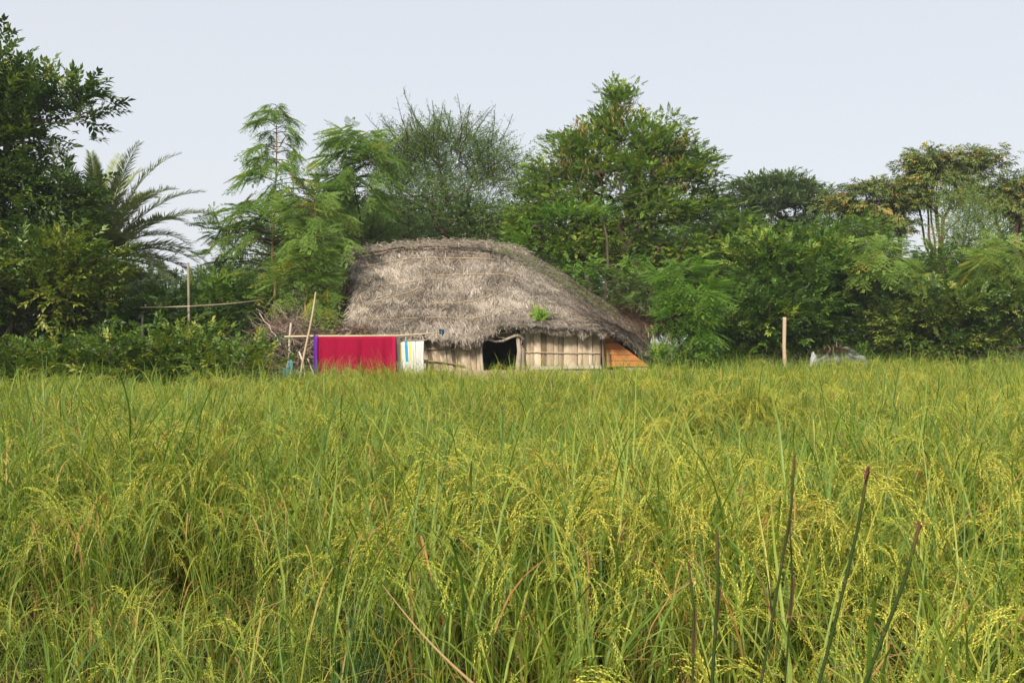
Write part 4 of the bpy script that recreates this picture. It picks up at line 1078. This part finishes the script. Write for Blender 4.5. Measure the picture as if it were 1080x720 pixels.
feather_tree('feathery_tree', 'pale feathery tree with domed top right of the tiered one', 25,
             [(385, 330), (383, 280), (380, 230), (372, 190), (378, 150)], [(.99, .7, 9), (.93, .9, 9), (.86, .9, 8), (.78, .9, 8)], 'feather_leaf', 33, size=.58, tone=.42,
             clumps=[(380, 145, 32, 12, 16), (358, 170, 22, 16, 10), (395, 170, 24, 14, 10), (345, 200, 20, 18, 10), (375, 205, 28, 20, 14)], bark='bark', r0=.06)
feather_tree('feathery_tree', 'vivid light green feathery tree right of the hut roof end', 22.2,
             [(708, 350), (712, 320), (718, 300), (722, 282)], [(.98, .5, 7), (.88, .6, 6)], 'bright_leaf', 34, size=.50, tone=.5,
             clumps=[(722, 290, 28, 14, 22), (735, 315, 26, 18, 26), (705, 300, 16, 16, 10), (742, 340, 16, 22, 16), (715, 335, 20, 18, 12)], bark='bark', r0=.04, yellow=0)
feather_tree('feathery_tree', 'pale green feathery tree in the middle of the right thicket', 27,
             [(925, 350), (928, 310), (932, 270)], [(.97, .7, 8), (.85, .7, 6)], 'feather_leaf', 35, size=.62, tone=.75,
             clumps=[(925, 262, 26, 14, 18), (945, 290, 24, 12, 12), (960, 300, 28, 10, 10), (915, 285, 14, 12, 8)], bark='bark', r0=.04)
feather_tree('feathery_tree', 'light green feathery tree near the right edge with reddish stem', 26,
             [(1062, 345), (1066, 310), (1072, 285), (1078, 265)], [(.97, .5, 6)], 'feather_leaf', 36, size=.60, tone=.8,
             clumps=[(1040, 275, 18, 14, 12), (1060, 262, 14, 10, 8), (1050, 290, 16, 16, 8)], bark='redbark', r0=.06)

# thorny trees behind the hut
tree('thorny_tree', 'dark thorny tree with straight bristling shoots behind the hut ridge', 'tree', 29, 470,
     [(440, 160, 40, 22), (475, 150, 34, 22), (510, 172, 44, 24), (415, 180, 34, 26), (540, 190, 30, 24), (465, 190, 55, 24), (470, 220, 75, 32), (520, 235, 50, 28), (415, 235, 40, 34), (450, 265, 90, 30, 1)], 'tiny', 'thorn_leaf', 51, tone=.5, top=(470, 240), dens=1.35, hollow=.15, spike=90, size=1.0)
tree('thorny_tree', 'thorny green tree filling the space behind the left gable', 'tree', 27, 375,
     [(385, 250, 38, 34), (350, 265, 30, 34), (395, 290, 40, 34), (330, 290, 30, 34), (350, 320, 36, 34)], 'tiny', 'thorn_leaf', 52, tone=.55, dens=1.1, hollow=.15, spike=10)
# big tree right of centre
def pods(blobs, Y, n, seed, root):
    r = np.random.default_rng(seed); mb = MB(); m = Y / FPX; tv, tf = t_pod()
    for (px, py, rx, ry) in blobs:
        c = at(px, py, Y); k = int(n)
        d = nrm(r.normal(size=(k, 3))); d[:, 1] = -np.abs(d[:, 1]); cl = c + d * [rx * m, 1.2, ry * m] * r.uniform(.8, 1.02, (k, 1))
        P = np.repeat(cl, 9, axis=0) + r.normal(0, .09, (k * 9, 3)); D = np.tile([0, 0, -1.0], (k * 9, 1)) + r.normal(0, .3, (k * 9, 3))
        scatter(mb, tv, tf, frames(D, r.normal(size=P.shape)), P, r.uniform(.10, .2, len(P)), r.uniform(0, 1, len(P)), 0)
    tag(mb.build('seed_pods', M['pod'], root), kind='stuff')
bt, _ = tree('albizia_tree', 'largest fine-leaved tree with brown pods right of the hut ridge', 'tree', 27, 652,
     [(655, 100, 14, 20), (652, 128, 28, 22), (612, 155, 36, 24), (690, 150, 42, 28), (585, 178, 32, 22), (725, 178, 32, 34), (575, 205, 34, 20), (742, 205, 22, 22), (650, 180, 60, 32), (600, 215, 46, 26), (690, 215, 58, 34), (735, 228, 28, 26), (560, 232, 34, 22), (640, 250, 52, 28), (710, 262, 46, 26), (590, 262, 30, 20), (548, 250, 20, 16)],
     'round', 'mid_leaf', 71, tone=.72, top=(652, 235), dens=1.55, clump_tone=.22, tsd=.12, hollow=.2, r_tip=.008, size=.78)
pods([(620, 140, 30, 20), (690, 150, 40, 24), (655, 130, 26, 20), (640, 180, 50, 22), (700, 190, 40, 26), (600, 175, 26, 14)], 27, 11, 5, bt)
mb = MB()
for (a, b) in (((652, 345), (646, 240)), ((660, 345), (672, 235)), ((648, 345), (612, 260))):
    p0 = at(*a, 26.8); p0[2] = 0; p1 = at(*b, 26.9); t = np.linspace(0, 1, 9)[:, None]
    tube(mb, p0 + (p1 - p0) * t + np.random.default_rng(a[0]).normal(0, .05, (9, 3)) * np.sin(t * 3.1), np.linspace(.15, .05, 9), 7, .35)
mb.build('trunk', M['bark'], bt, True)
tree('young_tree', 'young tree with bright yellow green round leaves at the roof hip', 'tree', 24.2, 640,
     [(600, 283, 18, 12), (622, 280, 16, 10), (664, 280, 16, 10), (595, 225, 22, 9), (620, 222, 22, 8), (572, 235, 12, 8), (555, 250, 10, 8), (645, 232, 14, 6), (600, 300, 16, 9), (545, 262, 8, 6)], 'round', 'bright_leaf', 72, tone=.55, top=(640, 250), dens=.95, hollow=.2, size=.85)
tree('shady_shrub', 'dim greyish shrub behind the straw lean-to', 'shrub', 25, 675, [(670, 310, 34, 26), (690, 330, 30, 24), (650, 325, 26, 20)], 'fine', 'thorn_leaf', 73, tone=.75, wood_parts=('stems', 'foliage'))
# right-hand thicket
TK = [
 ('dark broadleaf tree right of the vivid feathery tree', 26.5, (800, 283, 48, 36), 'broad', 'mid_leaf', .50),
 ('dense broadleaf tree in front of the umbrella-crowned tree', 27.5, (850, 275, 42, 32), 'broad', 'mid_leaf', .42),
 ('fine-leaved tree filling the gap right of the pod tree', 29, (770, 252, 28, 30), 'fine', 'mid_leaf', .62),
 ('glossy dark bush behind the pale wooden post', 25.3, (800, 325, 42, 38), 'broad', 'mid_leaf', .34),
 ('glossy bush overhanging the small pale sack', 26.3, (848, 318, 30, 42), 'broad', 'mid_leaf', .40),
 ('dark tree behind the covered heap', 28.5, (895, 300, 42, 44), 'broad', 'dark_leaf', .45),
 ('dark bush directly right of the covered heap', 27.0, (935, 345, 36, 34), 'bushy', 'dark_leaf', .40),
 ('large rounded dark bush in the right thicket foreground', 25.6, (985, 340, 50, 44), 'broad', 'dark_leaf', .55),
 ('dark bush at the lower right below the reddish stem', 25.9, (1050, 340, 48, 44), 'broad', 'dark_leaf', .50),
 ('olive bushy tree below the tall drooping-leaved trees', 29.5, (1000, 290, 48, 36), 'fine', 'mid_leaf', .45),
 ('slender-leaved olive tree between the drooping-leaved trunks', 30.5, (1020, 235, 26, 40), 'tiny', 'thorn_leaf', .75),
 ('dark broadleaf tree at the right edge beyond the bushes', 29, (1085, 290, 40, 45), 'broad', 'dark_leaf', .5),
 ('olive green tree under the leftmost drooping-leaved crown', 31, (900, 255, 40, 30), 'fine', 'mid_leaf', .38),
 ('dark shrub under the vivid feathery tree', 24.6, (745, 350, 34, 32), 'bushy', 'dark_leaf', .4),
]
for i, (l, Y, b, k, lm, tn) in enumerate(TK):
    px, py, rx, ry = b
    blobs = [b, (px - rx * .4, py + ry * .5, rx * .7, ry * .6, -.3), (px + rx * .45, py + ry * .35, rx * .6, ry * .7, .2), (px + rx * .1, py - ry * .35, rx * .6, ry * .5, 0)]
    if py + ry < 375: blobs.append((px, (py + 372) / 2 + 8, rx * .95, max(18, (372 - py) * .5), .6))
    bush = 'bush' in l or 'shrub' in l
    tree('dense_bush' if bush else 'thicket_tree', l, 'bush' if bush else 'tree', Y, px, blobs, k, lm, 80 + i, 'trees and bushes of the right thicket', tone=tn, wood_parts=('stems', 'foliage') if bush else ('trunk', 'crown'), clump_tone=.28, hollow=.4, dens=.8)
tree('umbrella_tree', 'distant umbrella-crowned tree with flat layered top', 'tree', 40, 822,
     [(818, 192, 36, 7), (790, 199, 30, 8), (850, 200, 30, 8), (775, 214, 26, 9), (822, 212, 50, 10), (866, 216, 26, 10), (800, 230, 40, 11), (855, 236, 36, 12), (815, 248, 60, 14)], 'round', 'far_leaf', 110, tone=.62, top=(822, 250), size=.9, dens=2.0, hollow=.2, clump_tone=.15, r_tip=.012)
for i, (bp, tp, bl, l) in enumerate([
      (955, (950, 240), [(900, 203, 20, 12), (930, 198, 26, 13), (915, 222, 30, 15), (950, 212, 26, 15), (940, 235, 28, 13), (890, 216, 14, 12), (965, 182, 18, 12)], 'drooping-leaved tree with yellowing leaves, leftmost of the tall right trio'),
      (1000, (995, 230), [(975, 168, 22, 12), (1000, 172, 26, 13), (1030, 168, 24, 12), (980, 188, 30, 15), (1020, 190, 34, 15), (1000, 206, 30, 13), (1050, 185, 20, 13), (965, 208, 20, 12)], 'tallest drooping-leaved tree with orange dead leaves and several bare trunks'),
      (1072, (1070, 245), [(1068, 200, 22, 13), (1088, 190, 26, 18), (1065, 218, 20, 13), (1095, 222, 26, 21), (1050, 210, 14, 10)], 'drooping-leaved tree with bare reddish trunk at the right edge')]):
    def extra(tb, root, r, bp=bp, tp=tp, i=i):
        for k in range((4, 6, 3)[i]):
            p0 = at(bp + r.uniform(-28, 22), 330, 33 + r.uniform(-.5, .5)); p1 = at(tp[0] + r.uniform(-42, 42), 205 + r.uniform(-6, 15), 33.2); p0[2] = 0
            t = np.linspace(0, 1, 10)[:, None]; tube(tb, p0 + (p1 - p0) * t + r.normal(0, .06, (10, 3)), np.linspace(.065, .028, 10), 6, r.uniform(.3, .8))
    tree('drooping_leaf_tree', l, 'tree', 33, bp, bl, 'palmate', 'tan_leaf', 120 + i, 'tall drooping-leaved trees on the right', bark='redbark', tone=.50, top=tp, extra=extra, tsd=.2, size=.95, dens=1.35, hollow=.1, yellow=.05)
# farther trees closing the view
far = [(-40, 260, 80, 60), (60, 280, 70, 45), (150, 310, 55, 30), (215, 308, 45, 22), (262, 300, 40, 26), (320, 262, 55, 45), (400, 250, 60, 40), (480, 250, 65, 40), (560, 262, 60, 36), (640, 265, 60, 40), (720, 262, 60, 40),
       (790, 262, 55, 30), (860, 262, 55, 30), (930, 292, 60, 20), (1010, 294, 60, 20), (1085, 262, 60, 40)]
fl = ['behind the tall dark left tree', 'behind the lighter left tree', 'behind the date palm trunk', 'in the gap between palm and tiered tree', 'behind the tiered feathery tree', 'behind the feathery trees at left of hut', 'behind the left half of the hut ridge',
      'behind the thorny tree', 'between the thorny tree and the pod tree', 'behind the pod tree trunk', 'behind the vivid feathery tree', 'below the umbrella-crowned tree', 'right of the umbrella-crowned tree', 'behind the pale feathery tree', 'behind the tallest drooping-leaved tree', 'behind the right edge bushes']
for i, (b, l) in enumerate(zip(far, fl)):
    px, py, rx, ry = b; Y = 44 + 3 * (i % 3)
    tree('distant_tree', 'distant hazy green tree ' + l, 'tree', Y, px, [b, (px - rx * .5, py + ry * .6, rx * .6, ry * .6), (px + rx * .5, py + ry * .5, rx * .6, ry * .6), (px, py + ry * 1.4, rx, ry)], 'farmass', 'far_leaf', 140 + i,
         'distant trees behind the thicket', tone=.45, size=1.0, clump_tone=.18, hollow=.3, r_tip=.015)
# low plants by the hut
for i, (px, py, rx, ry, Y, k, lm, l) in enumerate([
      (700, 378, 18, 12, 20.6, 'bushy', 'mid_leaf', 'low leafy plant at the right foot of the hut'), (735, 376, 22, 12, 22.5, 'bushy', 'mid_leaf', 'low green plant between the hut end and the vivid feathery tree'),
      (770, 378, 22, 9, 24.3, 'bushy', 'hedge_leaf', 'low green plant left of the pale wooden post'), (905, 376, 16, 9, 26, 'bushy', 'mid_leaf', 'low plant in front of the right end of the covered heap'),
      (378, 325, 10, 16, 20.1, 'round', 'mid_leaf', 'small leafy climber at the left corner of the thatch')][:4]):
    tree('low_plant', l, 'plant', Y, px, [(px, py, rx, ry), (px, py + 14, rx, 14)], k, lm, 170 + i, 'low plants at the field edge', tone=.5, wood_parts=('stems', 'foliage'), hollow=.2)

# ------------------------------------------------------------------ air
HZM = bpy.data.materials.new('haze_air'); HZM.use_nodes = True; nt = HZM.node_tree; nt.nodes.clear()
pv = nt.nodes.new('ShaderNodeVolumePrincipled'); pv.inputs['Color'].default_value = (.86, .90, 1, 1); pv.inputs['Density'].default_value = .0008; pv.inputs['Anisotropy'].default_value = .2
ho = nt.nodes.new('ShaderNodeOutputMaterial'); nt.links.new(pv.outputs[0], ho.inputs['Volume'])
mb = MB(); box(mb, [0, 450, 6], 1900, 1560, 15); tag(mb.build('haze', HZM, origin=(0, 450, 6)), 'thin morning haze over the field and trees', kind='stuff')
# ------------------------------------------------------------------ sky, sun, camera
SUN_EL, SUN_AZ = 35, 203          # azimuth measured clockwise from +Y; behind the camera, a little to the left
w = bpy.data.worlds.new('World'); scene.world = w; w.use_nodes = True
nt = w.node_tree; nt.nodes.clear(); N = nt.nodes.new; L = nt.links.new
sky = N('ShaderNodeTexSky'); sky.sky_type = 'NISHITA'; sky.sun_disc = False
sky.sun_elevation = R(SUN_EL); sky.sun_rotation = R(SUN_AZ); sky.air_density = 1.2; sky.dust_density = 3.0
b1 = N('ShaderNodeBackground'); L(sky.outputs[0], b1.inputs[0]); b1.inputs[1].default_value = .02
# thin even cloud layer over the whole sky
tc = N('ShaderNodeTexCoord'); sx = N('ShaderNodeSeparateXYZ'); L(tc.outputs['Generated'], sx.inputs[0])
cr = N('ShaderNodeValToRGB'); e = cr.color_ramp.elements; e[0].position = .0; e[0].color = (.65, .665, .695, 1); e[1].position = .6; e[1].color = (.555, .575, .625, 1)
L(sx.outputs[2], cr.inputs[0]); b2 = N('ShaderNodeBackground'); L(cr.outputs[0], b2.inputs[0]); b2.inputs[1].default_value = 1.0
ad = N('ShaderNodeAddShader'); wo = N('ShaderNodeOutputWorld'); L(b1.outputs[0], ad.inputs[0]); L(b2.outputs[0], ad.inputs[1]); L(ad.outputs[0], wo.inputs[0])
sl = bpy.data.lights.new('sun', 'SUN'); sl.energy = 5.0; sl.angle = R(6); sl.color = (1, .91, .76)
so = bpy.data.objects.new('sun', sl); COL.objects.link(so)
az = R(SUN_AZ); sd = Vector((math.sin(az) * math.cos(R(SUN_EL)), math.cos(az) * math.cos(R(SUN_EL)), math.sin(R(SUN_EL))))
so.rotation_euler = sd.to_track_quat('Z', 'Y').to_euler()

cam = bpy.data.cameras.new('camera'); cam.sensor_width = 36; cam.lens = FPX / 1080 * 36; cam.clip_end = 3000; cam.clip_start = .05
co = bpy.data.objects.new('camera', cam); COL.objects.link(co); co.location = (0, 0, EYE); co.rotation_euler = (R(90), 0, 0)
scene.camera = co
scene.view_settings.view_transform = 'Standard'; scene.view_settings.look = 'None'; scene.view_settings.exposure = .22; scene.view_settings.gamma = 1
scene.render.engine = 'CYCLES'
scene.cycles.max_bounces = 6; scene.cycles.diffuse_bounces = 3; scene.cycles.transmission_bounces = 3; scene.cycles.glossy_bounces = 2
scene.cycles.use_denoising = True; scene.cycles.denoiser = 'OPENIMAGEDENOISE'; scene.cycles.denoising_input_passes = 'RGB_ALBEDO_NORMAL'
